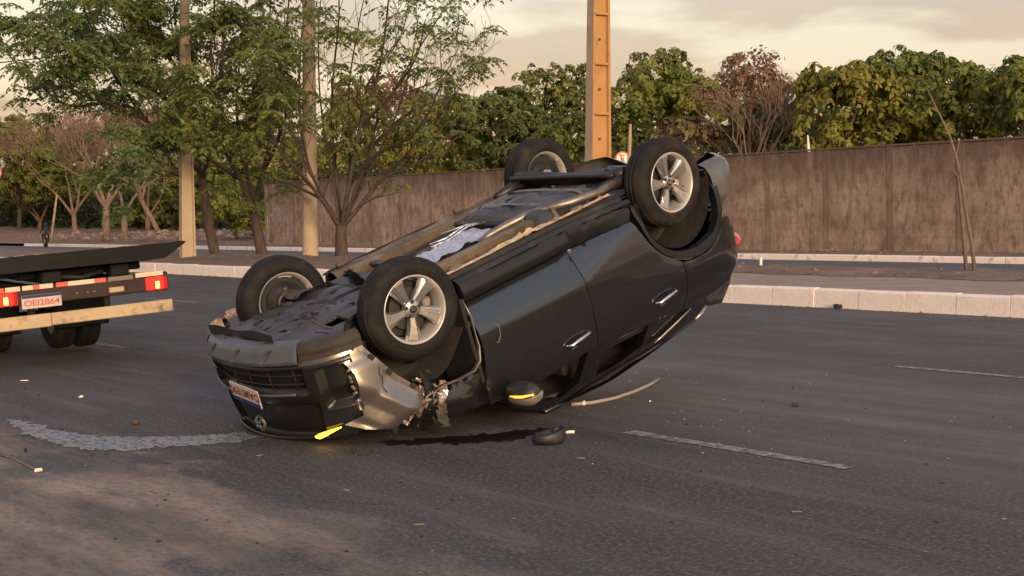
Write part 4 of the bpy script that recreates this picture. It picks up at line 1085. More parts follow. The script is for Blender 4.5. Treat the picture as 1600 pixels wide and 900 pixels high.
# crumpled wing in front of the wheel
def dent(x, z):
    tri = lambda t: abs((t % 2) - 1) * 2 - 1
    w = math.sin(3 * x + 5 * z)
    return (.030 * tri(2.3 * x + 1.9 * z + .5 * w) + .020 * tri(3.1 * z - 2.4 * x + .4 * w + .3) + .008 * tri(7 * x + 5 * z + .8 * w)) * min(1, 3.2 * max(0, z - .36))
wing = [(.775, .350), (.485, .392), (.47, .43), (.41, .55), (.335, .68), (.21, .815), (.165, .875), (.22, .93), (.29, .92), (.34, .965), (.455, .978), (.60, .92), (.69, .855), (.585, .825), (.578, .535), (.60, .452), (.79, .435)]
panel('crumpled_wing', wing, lambda x, z: (x, -(plan_y(x) + hw(z) - .872 + .012 + dent(x, z)), z), (0, 1, 0), M['paint_wing_lit'], car, res=.016, thick=.012)
# flange with clip slots along the wheel arch
arch_c = [(.49, .375), (.475, .43), (.415, .55), (.34, .68), (.215, .815), (.17, .87)]
arch_n = [(.14, .845), (.18, .80), (.295, .665), (.375, .535), (.435, .42), (.45, .375)]
fl = panel('wing_flange', arch_c + arch_n, lambda x, z: (x, -(plan_y(x) + hw(z) - .872 + .004 + dent(x, z) * .5), z), (0, 1, 0), M['paint_wing_lit'], car, res=.03, thick=.02)
for x, z in ((.425, .485), (.345, .62), (.215, .775)):
    MB().box((x, -(plan_y(x) + hw(z) - .872 + .008 + dent(x, z) * .5), z), (.042, .014, .03), Matrix.Rotation(R(55), 3, 'Y')).build('clip_slot', M['black'], fl)
# crack line on the wing
MB().tube([(x, -(plan_y(x) + hw(z) - .872 + .013 + dent(x, z)), z) for x, z in ((.40, .56), (.42, .60), (.405, .64), (.43, .69), (.42, .73))], .0035, 4).build('crack', M['black'], car)
# fog lamp recess rim with broken bright clips
MB().tube([nose(-.925, z, .0 + .006 * math.sin(40 * z)) for z in np.linspace(.48, .83, 14)], .011, 5).build('recess_rim', M['black'], fb)
mb = MB()
for z in np.linspace(.52, .78, 8):
    p = nose(-.905, z + rng.normal(0, .008), .012); mb.box(p, (.02, .016, .018 + .02 * rng.random()), Matrix.Rotation(rng.random() * 2, 3, 'X'))
mb.build('broken_clips', M['shard'], fb)
# crushed upper wing, door hinge side
upper = [(-.405, .95), (-.375, 1.06), (-.385, 1.18), (-.10, 1.14), (.15, 1.06), (.30, .995), (.14, .95), (.0, .93), (-.2, .915)]
panel('crushed_wing_top', upper, lambda x, z: (x, -(hw(min(z, 1.1)) - .02 + .022 * math.sin(9 * x + 14 * z) - .25 * max(0, z - 1.02)), z), (0, 1, 0), M['paint'], car, res=.035, thick=.015)
# front wheel liner hanging loose, and the inner structure
for sg, r_ in ((-1, .415), (1, .42)):
    P = []
    for i in range(21):
        a = (-.05 + 3.05 * i / 20) if sg < 0 else (.0 + 3.14 * i / 20)
        P.append([(math.cos(a) * r_ * (1 + .04 * math.sin(5 * a)), sg * y, .42 + math.sin(a) * r_ * (1 + .05 * math.sin(4 * a + 1)) - (.05 * (y - .5) if sg < 0 else 0)) for y in (.82, .70, .58, .46)])
    MB().grid(P).build('wheel_liner', M['liner'], car)
    panel('inner_wing', [(.50, .32), (.5, .85), (-.42, .95), (-.42, .32)], lambda x, z, sg=sg: (x, sg * .455, z), (0, -sg, 0), M['black'], car, res=.2)
MB().box((-.375, -.66, .72), (.03, .40, .62), ch=.01).build('hinge_pillar', M['black'], car)
mb = MB()
mb.tube([(-.385, -.85, .42), (-.405, -.865, .55), (-.40, -.87, .66), (-.395, -.875, .76), (-.37, -.87, .86), (-.29, -.88, .90), (-.15, -.89, .895), (-.02, -.885, .88), (.06, -.88, .89)], [.014, .018, .013, .02, .024, .026, .022, .028, .014], 6, flat=.35)
mb.build('torn_edge', M['steel'], car)
mb = MB()
for z in (.60, .80): mb.box((-.385, -.82, z), (.03, .06, .05), ch=.008)
mb.build('door_hinge', M['silver'], car)
# smashed lamp and brackets hanging under the wheel
mb = MB()
for i in range(90):
    c = Vector((.12 + rng.normal(0, .085), -.80 + rng.normal(0, .05), .93 + rng.normal(0, .055))); s = .008 + .026 * rng.random()
    vs = [c + Vector(rng.normal(0, s, 3)) for _ in range(4)]; mb.add(vs, [(0, 1, 2), (0, 2, 3), (0, 1, 3), (1, 2, 3)])
tag(mb.build('broken_lamp_shards', M['shard'], car, fix=False), kind='stuff')
mb = MB()
for i in range(70):
    c = Vector((.16 + rng.normal(0, .12), -.77 + rng.normal(0, .05), .945 + rng.normal(0, .06))); s = .012 + .03 * rng.random()
    vs = [c + Vector(rng.normal(0, s, 3)) for _ in range(4)]; mb.add(vs, [(0, 1, 2), (0, 2, 3), (0, 1, 3), (1, 2, 3)])
tag(mb.build('broken_lamp_pieces', M['black'], car, fix=False), kind='stuff')
def crumple(name, pts, w, m, seed, n=10):
    rg = np.random.default_rng(seed); P = []
    for i in range(n + 1):
        t = i / n * (len(pts) - 1); k = min(int(t), len(pts) - 2); c = Vector(pts[k]).lerp(Vector(pts[k + 1]), t - k)
        d = (Vector(pts[k + 1]) - Vector(pts[k])).normalized(); s = d.cross(Vector((0, 1, .2))).normalized()
        P.append([c + s * w * (j - 1) / 2 * (.8 + .4 * rg.random()) + Vector((0, rg.normal(0, .012), 0)) for j in range(3)])
    mb = MB().grid(P, smooth=False); n0 = len(mb.v)
    mb.add([Vector(v) + Vector((0, .006, 0)) for v in mb.v], [f[::-1] for f in mb.f])
    return mb.build(name, m, car)
crumple('torn_bracket', [(-.04, -.86, .855), (-.01, -.885, .92), (.05, -.90, .99), (.06, -.90, 1.03)], .055, M['shard'], 5)
crumple('hanging_plate', [(.055, -.915, 1.02), (.09, -.925, 1.13)], .075, M['trim'], 6, 5)
crumple('torn_bracket', [(.32, -.80, .97), (.27, -.80, 1.02)], .06, M['shard'], 7, 5)
crumple('bent_metal', [(.62, .60, .245), (.70, .60, .250), (.75, .54, .275)], .07, M['bracket'], 8, 7)
crumple('bent_metal', [(.46, .66, .24), (.52, .66, .225), (.56, .64, .25)], .05, M['bracket'], 9, 7)

# hood, screens, roof, tailgate
P = []
for j in range(25):
    s = -.80 + 1.6 * j / 24; q = nose(s, .965, .10); row = []
    for i in range(13):
        t = i / 12; y = q.y * (1 - t) + (s / .8 * .70) * t
        row.append((q.x * (1 - t) - .55 * t, y, .965 + .20 * t ** .8 + .03 * (1 - (y / .75) ** 2) * t * (1 - t) * 4))
    P.append(row)
MB().grid(P).build('hood', M['paint'], car)
MB().grid([[(-.55 - .47 * t, (1 - 2 * s) * (.68 - .12 * t), 1.165 + .385 * t + .02 * math.sin(9 * s + 5 * t)) for t in np.linspace(0, 1, 7)] for s in np.linspace(0, 1, 9)]).build('windscreen', M['glass'], car)
MB().grid([[(-1.0 - 1.75 * t, (1 - 2 * s) * .585, float(np.interp(t, [0, .15, .4, .7, 1], [1.55, 1.605, 1.645, 1.62, 1.55])) + .012 * (1 - (1 - 2 * s) ** 2)) for t in np.linspace(0, 1, 15)] for s in np.linspace(0, 1, 11)]).build('roof', M['paint'], car)
MB().grid([[(-1.0 - 1.75 * t, (1 - 2 * s) * .57, float(np.interp(t, [0, .15, .4, .7, 1], [1.53, 1.58, 1.615, 1.59, 1.525]))) for t in np.linspace(0, 1, 9)] for s in np.linspace(0, 1, 5)]).build('headliner', M['trim'], car)
for sg in (-1, 1):
    MB().tube([(x, sg * (gh_y(x, z) - .085), z) for x, z in ((-1.0, 1.50), (-1.25, 1.555), (-1.6, 1.575), (-2.05, 1.565), (-2.4, 1.53))], .035, 8).build('roof_lining_rail', M['trim'], car)
MB().grid([[(-2.74 - .44 * t, (1 - 2 * s) * (.58 + .12 * t), 1.55 - .33 * t) for t in np.linspace(0, 1, 4)] for s in np.linspace(0, 1, 9)]).build('rear_window', M['glass'], car)
def tail_grid(s0, s1, z0, z1, ns, nz, ins):
    return [[tail(s0 + (s1 - s0) * i / ns, z0 + (z1 - z0) * j / nz, ins(s0 + (s1 - s0) * i / ns, z0 + (z1 - z0) * j / nz)) for j in range(nz + 1)] for i in range(ns + 1)]
hl = RL_ / 2
MB().grid(tail_grid(-hl + .56, hl - .56, .80, 1.24, 30, 10, lambda s, z: .15 + .05 * max(0, z - 1.1))).build('tailgate', M['paint'], car)
def rb(s, z):
    b = float(np.interp(z, [.34, .37, .44, .50, .64, .70, .80, .83], [.10, .03, .0, -.004, .0, .055, .115, .16]))
    # facet pushed in at the crushed corner
    a = hl - abs(s)
    return b + (.018 * math.sin(14 * a + 6 * z) if s < 0 and .5 < a < 1.1 else 0)
P = tail_grid(-hl + .40, hl - .40, .34, .83, 70, 24, rb)
for i, row in enumerate(P):
    s_ = -hl + .40 + (2 * hl - .80) * i / 70; q = min(1, max(0, (hl - abs(s_) - .92) / .40)); q = q * q * (3 - 2 * q)
    for v in row: v.z += .13 * q * (.83 - v.z) / .49
bumper_r = MB().grid(P).build('rear_bumper', M['bumper_paint'], car)
P = tail_grid(-hl + .56, -hl + .86, 1.0, 1.15, 10, 7, lambda s, z: (.125 - .085 * math.sin(math.pi * min(1, max(0, (z - 1.0) / .15)))))
MB().grid(P).build('tail_lamp', M['red_lens'], car)
P = tail_grid(-hl + .54, -hl + .80, .965, 1.004, 8, 3, lambda s, z: .085)
MB().grid(P).build('tail_lamp_trim', M['silver'], car)
P = tail_grid(hl - .86, hl - .56, 1.0, 1.15, 10, 7, lambda s, z: (.125 - .085 * math.sin(math.pi * min(1, max(0, (z - 1.0) / .15)))))
MB().grid(P).build('tail_lamp', M['red_lens'], car)
MB().tube([(-2.72, -.60, 1.56), (-2.82, -.60, 1.535), (-2.90, -.60, 1.50)], [.008, .018, .010], 6).build('spoiler_tip', M['silver'], car)
MB().grid([[(-2.70 - .22 * t, (1 - 2 * s) * .6, 1.555 - .045 * t) for t in np.linspace(0, 1, 4)] for s in np.linspace(0, 1, 7)]).build('roof_spoiler', M['gloss'], car)
# scratches in the door paint
def on_side(pts, off=.003): return [(x, -(side_y(x, z) + off), z) for x, z in pts]
MB().tube(on_side([(-.575, .66), (-.60, .70), (-.59, .76), (-.56, .80), (-.535, .795)]), [.002, .005, .004, .005, .002], 4, flat=.4).build('scratch', M['hose'], car)
MB().tube(on_side([(-.58, .84), (-.80, .80), (-1.1, .77), (-1.4, .76)]), [.001, .003, .003, .001], 4, flat=.4).build('scratch', M['clad'], car)

# mirror
mir = MB().lathe([(0, -.155), (.045, -.15), (.072, -.10), (.080, -.02), (.078, .06), (.05, .13), (0, .15)], 20, 'y')
mir.v = [(v[0] * 1.1 - .55, v[1] - 1.0, v[2] * 1.0 + 1.165) for v in mir.v]
mo = mir.build('door_mirror', M['clad'], car)
cap = MB().lathe([(.0, -.16), (.05, -.155), (.080, -.10), (.088, -.02), (.086, .05)], 24, 'y')
keep = [f for f in cap.f if sum(cap.v[i][2] for i in f) / len(f) > -.008 and sum(cap.v[i][0] for i in f) / len(f) > -.05]
cap.f = keep; cap.m = [0] * len(keep); cap.sm = [True] * len(keep)
cap.v = [(v[0] * 1.1 - .55, v[1] - 1.0, v[2] * 1.0 + 1.165) for v in cap.v]
cap.build('mirror_cap', M['silver'], mo)
MB().tube([(-.52, -1.158, 1.150), (-.466, -1.10, 1.150), (-.452, -1.04, 1.150), (-.455, -.98, 1.152)], [.006, .010, .010, .005], 8).build('mirror_indicator', M['amber2'], mo)
MB().tube([(-.56, -.84, 1.19), (-.56, -.92, 1.18)], [.04, .03], 8).build('mirror_arm', M['clad'], mo)

# underbody -----------------------------------------------------------------------------------------
def floor_z(x, y):
    a = abs(y)
    z = .305 + .018 * (math.sin(y * 34) > .55)
    if a < .17: z = .40 - .10 * max(0, (a - .10) / .07)
    if .40 < a < .50: z = .262
    if a > .64: z = .30 - .03 * min(1, (a - .64) / .03)
    return z + .004 * math.sin(13 * x + 9 * y)
ys = sorted(set([round(-.73 + .0365 * i, 4) for i in range(41)] + [.399, .401, .499, .501, -.399, -.401, -.499, -.501, .1, .17, -.1, -.17]))
MB().grid([[(x, y, floor_z(x, y)) for y in ys] for x in np.linspace(-.40, -2.12, 34)], smooth=False).build('floor_pan', M['floor'], car)
MB().grid([[(x, y, .30 + .03 * math.sin(8 * x) * math.cos(5 * y)) for y in np.linspace(-.46, .46, 12)] for x in np.linspace(-2.1, -3.25, 16)]).build('rear_floor', M['clad'], car).location.z = .10
# dark inner shell so the cabin is closed
MB().grid([[(x, y, .43) for y in np.linspace(-.80, .80, 5)] for x in np.linspace(-.40, -3.1, 5)]).build('cabin_floor', M['interior'], car)
MB().box((-.42, 0, .78), (.05, 1.5, .75)).build('firewall', M['interior'], car)
MB().box((-.62, 0, 1.03), (.42, 1.4, .24), ch=.06).build('dashboard', M['interior'], car)
def seat(x, y, w):
    st = MB().box((x, y, .72), (.50, w, .16), ch=.05).build('seat', M['interior'], car)
    MB().box((x - .30, y, 1.02), (.14, w * .95, .62), Matrix.Rotation(R(-14), 3, 'Y'), ch=.05).build('backrest', M['interior'], st)
    MB().box((x - .41, y, 1.42), (.09, .26, .16), ch=.04).build('headrest', M['interior'], st)
for y in (-.36, .36): seat(-1.02, y, .48)
seat(-1.95, 0, 1.2)
for sg in (-1, 1):
    MB().box((-1.25, sg * .45, .275), (1.65, .085, .075), ch=.012).build('floor_rail', M['floor'], car)
    # rolled under sill, sealer bead torn along its flange
    MB().grid([[(x, sg * y, z + (.0 if x > -1.4 else .05 * (-x - 1.4))) for y, z in ((.72, .262), (.735, .262), (.74, .295), (.80, .285), (.835, .31))] for x in np.linspace(-.40, -2.14, 20)], smooth=False).build('sill', M['clad'], car)
    if sg > 0: continue
    P = []
    rg = np.random.default_rng(31 + sg)
    for i in range(90):
        x = -.42 - 1.62 * i / 89; jj = .82 * (jj if i else 0) + .18 * abs(rg.normal(0, .022)) * (.15 + (math.sin(5.3 * x + 1) > .2)); j = jj + (.02 if rg.random() < .05 else 0)
        P.append([(x, sg * (.690 - rg.random() * .01), .258), (x, sg * (.712 + j * .6), .245 - j), (x, sg * (.742 + j), .252 - j * .6)])
    MB().grid(P, smooth=False).build('sill_sealer', M['sealer'], car)
mb = MB()
P = [[(x, -.25 + .34 * j / 8 - .10 * (x + .7), .272 + .014 * math.sin(j * 1.9) + .010 * math.sin(26 * x) + rng.normal(0, .004)) for j in range(9)] for x in np.linspace(-.62, -1.36, 22)]
MB().grid(P, smooth=False).build('heat_shield', M['foil'], car)
MB().tube([(-1.12, -.24, .300), (-1.2, -.28, .262), (-1.3, -.31, .245), (-1.5, -.36, .225), (-1.62, -.50, .205), (-1.75, -.62, .205), (-2.02, -.67, .215), (-2.2, -.62, .22), (-2.4, -.5, .24), (-2.75, -.42, .24)], [.03, .03, .032, .034, .034, .032, .030, .028, .028, .028], 12).build('exhaust_pipe', M['steel'], car)
for (a, b_, w) in (((-1.45, .10, .25), (-1.0, .20, .27), .008), ((-1.45, .05, .25), (-.95, .12, .27), .008), ((-1.95, .05, .24), (-1.2, .30, .26), .006)):
    A_, B_ = Vector(a), Vector(b_)
    MB().tube([A_, A_.lerp(B_, .3) + Vector((0, .02, -.02)), A_.lerp(B_, .7) + Vector((0, -.02, 0)), B_], w, 6).build('brake_line', M['foil'], car)
mb = MB()
for (x, y) in ((-1.42, .07), (-1.47, .12), (-1.40, .15)): mb.box((x, y, .245), (.05, .035, .03), Matrix.Rotation(x * 9, 3, 'Z'), ch=.006)
mb.build('line_clips', M['alloy_dark'], car)
# plastic fuel tank
P = []
for i in range(25):
    u = -1 + 2 * i / 24; row = []
    for j in range(25):
        v = -1 + 2 * j / 24; e = max(0, 1 - u ** 6) ** .35 * max(0, 1 - v ** 6) ** .35
        row.append((-1.80 + .36 * u, -.12 + .47 * v, .32 - .13 * e - .012 * math.sin(5 * u + 1) * math.cos(4 * v) * e - (.018 if abs(v - .2) < .12 and abs(u) < .7 else 0)))
    P.append(row)
MB().grid(P).build('fuel_tank', M['shield'], car)
for x in (-1.62, -1.95):
    MB().grid([[(x + dx, -.12 + .47 * v, .32 - .138 * max(0, 1 - v ** 6) ** .35 - .012) for dx in (-.018, .018)] for v in np.linspace(-1.02, 1.02, 22)], smooth=False).build('tank_strap', M['steel'], car)
MB().lathe([(0, -.012), (.045, -.010), (.052, 0)], 18, 'z', (-1.78, .08, .19)).build('tank_plug', M['black'], car)
for x in (-.62, -.88, -1.14, -1.40):
    for sg in (-1, 1):
        MB().box((x, sg * .595, .292), (.035, .17, .022), ch=.006).build('floor_rib', M['floor'], car)
plug = MB().lathe([(0, -.004), (.022, -.005), (.026, .0), (.028, .004)], 14, 'z').mesh('floor_plug', M['black'])
for x, y in ((-.75, -.58), (-1.02, -.57), (-1.28, -.59), (-.75, .58), (-1.05, .57), (-1.3, .3), (-.9, .27), (-.6, .3)):
    link(bpy.data.objects.new('floor_plug', plug), car).location = (x, y, .285)
for y, r_ in ((.235, .007), (.26, .005), (.285, .007), (-.335, .006)):
    MB().tube([(x, y + .012 * math.sin(5 * x + 9 * y), .282 + .008 * math.sin(7 * x)) for x in np.linspace(-.45, -2.0, 16)], r_, 6).build('brake_pipe', M['iron'], car)
for x in (-.60, -1.45):
    MB().box((x, 0, .268), (.07, .86, .03), ch=.008).build('cross_member', M['iron'], car)
for x, y in ((-.60, -.40), (-.60, .40), (-1.45, -.40), (-1.45, .40), (-.60, .12), (-.60, -.14)):
    MB().lathe([(0, -.010), (.012, -.010), (.013, .004)], 6, 'z', (x, y, .250), smooth=False).build('bolt', M['steel'], car)
for x in (-.52, -1.72):
    for sg in (-1, 1): MB().box((x, sg * .70, .248), (.10, .05, .03), ch=.008).build('jacking_point', M['floor'], car)
# twist beam rear axle with trailing arms, springs and dampers
ax = MB().tube([(-2.36, y, .20 + .02 * math.cos(y * 4)) for y in np.linspace(-.62, .62, 13)], .075, 8, flat=.7).build('rear_axle', M['iron'], car)
MB().tube([(-2.25, y, .168) for y in np.linspace(-.60, .60, 9)], .022, 6).build('axle_flange', M['iron'], ax)
for sg in (-1, 1):
    MB().tube([(-2.02, sg * .56, .25), (-2.25, sg * .58, .23), (-2.42, sg * .60, .24), (-2.575, sg * .62, .32)], [.035, .05, .055, .05], 8).build('trailing_arm', M['iron'], ax)
    MB().box((-2.66, sg * .63, .30), (.10, .05, .14), Matrix.Rotation(R(20), 3, 'Y'), ch=.02).build('hub_carrier', M['silver'], ax)
    MB().tube([(-2.60, sg * .55, .28), (-2.66, sg * .53, .60)], [.03, .024], 8).build('damper', M['iron'], ax)
    mb = MB(); mb.tube([(-2.44 + .055 * math.cos(t), sg * .46 + .055 * math.sin(t), .24 + t * .012) for t in np.linspace(0, 25, 90)], .009, 5); mb.build('coil_spring', M['iron'], ax)
MB().tube([(-2.30, -.55, .17), (-2.36, -.40, .13), (-2.43, -.48, .16), (-2.40, -.60, .2)], .006, 5).build('brake_hose', M['black'], ax)
mu = MB().box((-2.84, -.06, .385), (.34, .62, .15), Matrix.Rotation(R(4), 3, 'Z'), ch=.05).build('muffler', M['steel'], car)
MB().box((-2.72, -.06, .300), (.03, .58, .03), Matrix.Rotation(R(4), 3, 'Z'), ch=.008).build('muffler_strap', M['foil'], mu)
MB().box((-3.12, 0, .50), (.20, 1.0, .08), ch=.02).build('rear_valance', M['clad'], car)
# engine undertray with ribs and slots
def tray(x, y):
    z = .272 + .05 * max(0, (-x - .1)) + .03 * (abs(y) / .6) ** 4
    z += .010 * (math.sin(x * 21) > .5) * (abs(y) < .5) - .012 * (abs(y - .22) < .05) - .010 * (abs(y + .30) < .04) + .006 * math.sin(40 * x * y + 9 * x)
    return (x, y, z)
holes = [[(.10, .06), (-.28, -.04), (-.30, -.10), (.02, -.05)], [(.42, -.36), (.42, -.50), (.30, -.52), (.30, -.38)], [(.55, .30), (.55, .22), (.50, .22), (.50, .30)], [(.62, -.12), (.62, -.20), (.57, -.20), (.57, -.12)],
         [(.55, -.46), (.53, -.60), (.515, -.60), (.535, -.46)], [(.20, .42), (.20, .35), (.14, .35), (.14, .42)], [(.35, .02), (.35, -.03), (.28, -.03), (.28, .02)], [(-.20, .30), (-.20, .18), (-.25, .18), (-.25, .30)]]
under = [(.80, .40), (.83, 0), (.80, -.42), (.66, -.66), (.48, -.70), (.34, -.52), (-.05, -.46), (-.34, -.50), (-.44, -.40), (-.46, .44), (-.30, .46), (.0, .46), (.34, .52), (.50, .66), (.68, .62)]
ut = panel('undertray', under, tray, (0, 0, 1), M['shield'], car, res=.028, holes=holes, thick=.02)
MB().box((.13, -.01, .30), (.5, .5, .03)).build('engine_sump', M['black'], car)
MB().box((-.10, -.085, .285), (.16, .025, .02), Matrix.Rotation(R(14), 3, 'Z')).build('sump_plate', M['foil'], car)
MB().grid([[(.78 - .015 * math.sin(6 * y), y, z + .012 * math.sin(11 * y)) for z in (.205, .235, .27)] + [(.70, y, .275)] for y in np.linspace(-.36, .50, 20)], smooth=False).build('air_dam', M['clad'], car)
bolt = MB().lathe([(0, -.009), (.008, -.008), (.009, -.003), (.009, .004)], 8, 'z').mesh('tray_bolt', M['iron'])
for x in np.linspace(.60, .10, 5):
    for y in (-.2, .12, .40): link(bpy.data.objects.new('tray_bolt', bolt), ut).location = (x, y + .03 * math.sin(9 * x), .262)
for k, (x0, y0, x1, y1) in enumerate(((.70, -.05, .10, -.02), (.68, .30, .05, .27), (.66, -.30, .08, -.24), (.46, -.55, .44, -.25), (.24, .10, .22, .44))):
    P0, P1 = Vector(tray(x0, y0)), Vector(tray(x1, y1))
    MB().tube([Vector(tray(x0 + (x1 - x0) * t, y0 + (y1 - y0) * t)) - Vector((0, 0, .001)) for t in np.linspace(0, 1, 12)], .010, 6, flat=.5).build('tray_rib', M['shield'], ut)
for x, y, w, d in ((.60, .02, .05, .02), (.58, .20, .04, .02), (.50, -.22, .06, .02), (.36, .22, .05, .03), (.30, -.12, .07, .02), (.16, .14, .05, .02), (.12, -.30, .06, .03), (.40, .40, .05, .03), (-.05, .15, .06, .02)):
    MB().box((x, y, tray(x, y)[2] - .004), (w, d, .012), Matrix.Rotation(x * 5, 3, 'Z')).build('tray_slot', M['black'], ut)
for i in range(7):      # torn, lifted flaps of the tray near its rear edge
    x, y = -.10 - .05 * i, -.38 + .12 * i
    MB().grid([[(x + .07 * a, y + .05 * b, .265 - .05 * a * (i % 3 + 1) / 2 + .01 * b) for b in (0, 1, 2)] for a in (0, .5, 1)], smooth=False).build('torn_flap', M['shield'], ut)
MB().box((-.30, 0, .30), (.26, .90, .07), ch=.02).build('subframe', M['iron'], car)
for sg in (-1, 1):
    arm = MB().grid([[(x + (t - .5) * .03, sg * (.38 + .36 * t), .25 + .03 * math.sin(t * 3) + dz) for x, dz in ((.10 * (1 - t) + .03, .012), (.07 * (1 - t) + .02, -.012), (-.07 * (1 - t) - .02, -.012), (-.16 * (1 - t) - .03, .012))] for t in np.linspace(0, 1, 9)]).build('control_arm', M['steel'], car)
    MB().lathe([(0, -.03), (.035, -.028), (.04, .0), (.035, .03), (0, .032)], 14, 'z', (0, sg * .72, .25)).build('ball_joint', M['iron'], arm)
    MB().tube([(0, sg * .30, .36), (0, sg * .72, .34)], .022, 8).build('drive_shaft', M['iron'], car)
    MB().tube([(-.02, sg * .62, .36), (-.06, sg * .55, .75)], [.05, .035], 10).build('strut', M['iron'], car)
    MB().tube([(-.13, sg * .40, .30), (-.12, sg * .70, .31)], .012, 6).build('tie_rod', M['steel'], car)

# wheels: outer face towards -y in their own axes -------------------------------------------------------
WR = .345
def wheel(c, sg, steer, spin, label=None):
    mtx = Matrix.Translation(c) @ Matrix.Rotation(R(steer), 4, 'Z') @ (Matrix.Rotation(math.pi, 4, 'Z') if sg > 0 else Matrix.Identity(4)) @ Matrix.Rotation(R(spin), 4, 'Y')
    def fin(mb, name, m, par):
        mb.v = [tuple(mtx @ Vector(v)) for v in mb.v]; return mb.build(name, m, par)
    w = fin(MB().lathe([(.05, .06), (.155, .06), (.155, .075), (.05, .075), (.05, .11), (.085, .115), (.09, .02), (.05, .02), (.05, .06)], 28, 'y'), 'wheel', M['iron'], car)
    if label: w['label'] = label
    B = .102
    prof = [(.222, -B + .012), (.228, -B + .002), (.245, -B - .010), (.285, -B - .012), (.318, -B + .004), (.334, -B + .022), (.3415, -B + .040)]
    tread = []
    for g in (-.045, -.008, .032):
        tread += [(WR, g - .006), (WR - .009, g - .004), (WR - .009, g + .004), (WR, g + .006)]
    prof += [(WR, -B + .052)] + tread + [(WR, B - .052)] + [(r, -h) for r, h in prof[::-1]] + [(.215, B - .02), (.215, -B + .02), (.222, -B + .012)]
    t = MB().lathe(prof, 72, 'y')
    # sidewall lettering ridge
    t.lathe([(.262, -B - .0115), (.264, -B - .0145), (.267, -B - .0145), (.269, -B - .012)], 60, 'y')
    fin(t, 'tyre', M['tyre'], w)
    barrel = [(.232, -B + .004), (.229, -B - .004), (.222, -B - .002), (.213, -B + .012), (.208, -.05), (.198, .0), (.198, .06), (.212, B - .02), (.224, B - .004), (.232, B - .002), (.232, B - .01), (.218, B - .02), (.206, .06), (.206, 0), (.216, -.05), (.222, -B + .016), (.232, -B + .004)]
    rim = fin(MB().lathe(barrel, 56, 'y'), 'rim', M['rim_silver'], w)
    sp = MB(); yo = -B + .018
    for k in range(5):
        a0 = 2 * math.pi * k / 5
        def pol(r, da, y): a = a0 + da; return (r * math.cos(a), y, r * math.sin(a))
        # twisted spoke: broad at the rim on one side
        secs = [(.045, -.62, .62, yo + .020), (.075, -.43, .42, yo + .016), (.115, -.37, .31, yo + .010), (.165, -.37, .26, yo + .004), (.205, -.41, .25, yo), (.224, -.44, .26, yo + .002)]
        P = [[pol(r, lo, y + .020), pol(r, lo + .06, y), pol(r, lo + (hi - lo) * .58, y - .002), pol(r, lo + (hi - lo) * .61, y + .016), pol(r, lo + (hi - lo) * .71, y + .016), pol(r, lo + (hi - lo) * .74, y + .002), pol(r, hi - .08, y + .012), pol(r, hi, y + .030), pol(r, hi, y + .040), pol(r, lo, y + .040), pol(r, lo, y + .020)] for r, lo, hi, y in secs]
        sp.grid(P, smooth=False)
    sp.lathe([(0, yo + .012), (.052, yo + .012), (.062, yo + .020), (.066, yo + .05), (0, yo + .05)], 28, 'y')
    fin(sp, 'spokes', M['alloy'], rim) if False else fin(sp, 'spokes', M['alloy'], w)
    for k in range(5):
        a = 2 * math.pi * (k + .5) / 5; c_ = (.050 * math.cos(a), 0, .050 * math.sin(a))
        fin(MB().lathe([(.0, yo - .002), (.008, yo - .002), (.009, yo + .010), (.0145, yo + .012), (.0145, yo + .02)], 8, 'y', c_, smooth=False), 'wheel_nut', M['alloy_dark'], w)
    cap_ = MB().lathe([(0, yo + .002), (.024, yo + .004), (.027, yo + .014)], 20, 'y'); fin(cap_, 'hub_cap', M['alloy_dark'], w)
    lg = MB()
    for (x, z, l, a) in ((.006, .006, .022, 45), (-.006, .006, .022, -45), (.006, -.006, .022, -45), (-.006, -.006, .022, 45)):
        lg.box((x, yo + .001, z), (l * .7, .004, .006), Matrix.Rotation(R(a), 3, 'Y'))
    fin(lg, 'cap_badge', M['chrome'], w)
    disc_ = MB().lathe([(.06, .0), (.142, .0), (.142, .02), (.06, .02), (.06, .0)], 40, 'y', smooth=False); fin(disc_, 'brake_disc', M['alloy_dark'], w)
    cal = MB().box((-.125, .01, .055), (.06, .07, .13), Matrix.Rotation(R(25), 3, 'Y'), ch=.015); fin(cal, 'brake_caliper', M['silver'], w)
    fin(MB().lathe([(0, .045), (.19, .045), (.19, .052), (0, .052)], 32, 'y', smooth=False), 'dark_backing_disc', M['black'], w)  # black disc added to darken the spoke backs seen from inside
    cl = MB().box((0, 0, 0), (.035, .012, .02), ch=.003); cl.v = [(v[0] + .2, v[1] + B - .015, v[2] + .02) for v in cl.v]; fin(cl, 'balance_weight', M['silver'], w)
    return w
wheel((-.012, -.76, .330), -1, 8, -8)
wheel((-2.584, -.76, .344), -1, 0, 8)
wheel((.02, .775, .343), 1, 8, 20)
wheel((-2.70, .775, .314), 1, 0, 40)

# ------------------------------------------------------------------ the tow truck at the left
TY = R(36); roll = R(4.3)
tb = Vector((-4.378, 14.456)); tz = SX * tb.x
TM = Matrix.Translation((tb.x, tb.y, tz)) @ Matrix.Rotation(TY, 4, 'Z') @ Matrix.Rotation(-roll, 4, 'Y')
truck = empty('tow_truck', mw=TM)
tag(truck, 'black flatbed tow truck seen from behind at the left edge with tail lights on', 'truck')
BZ = pt(140, 452, tb.y).z - tz      # height of the tail beam
def tbox(name, c, d, m, parent=truck, ch=.012, rot=None): return MB().box(c, d, rot, ch=ch).build(name, m, parent)
beam = tbox('tail_beam', (0, .0, BZ), (1.87, .07, .195), M['truck_beam'])
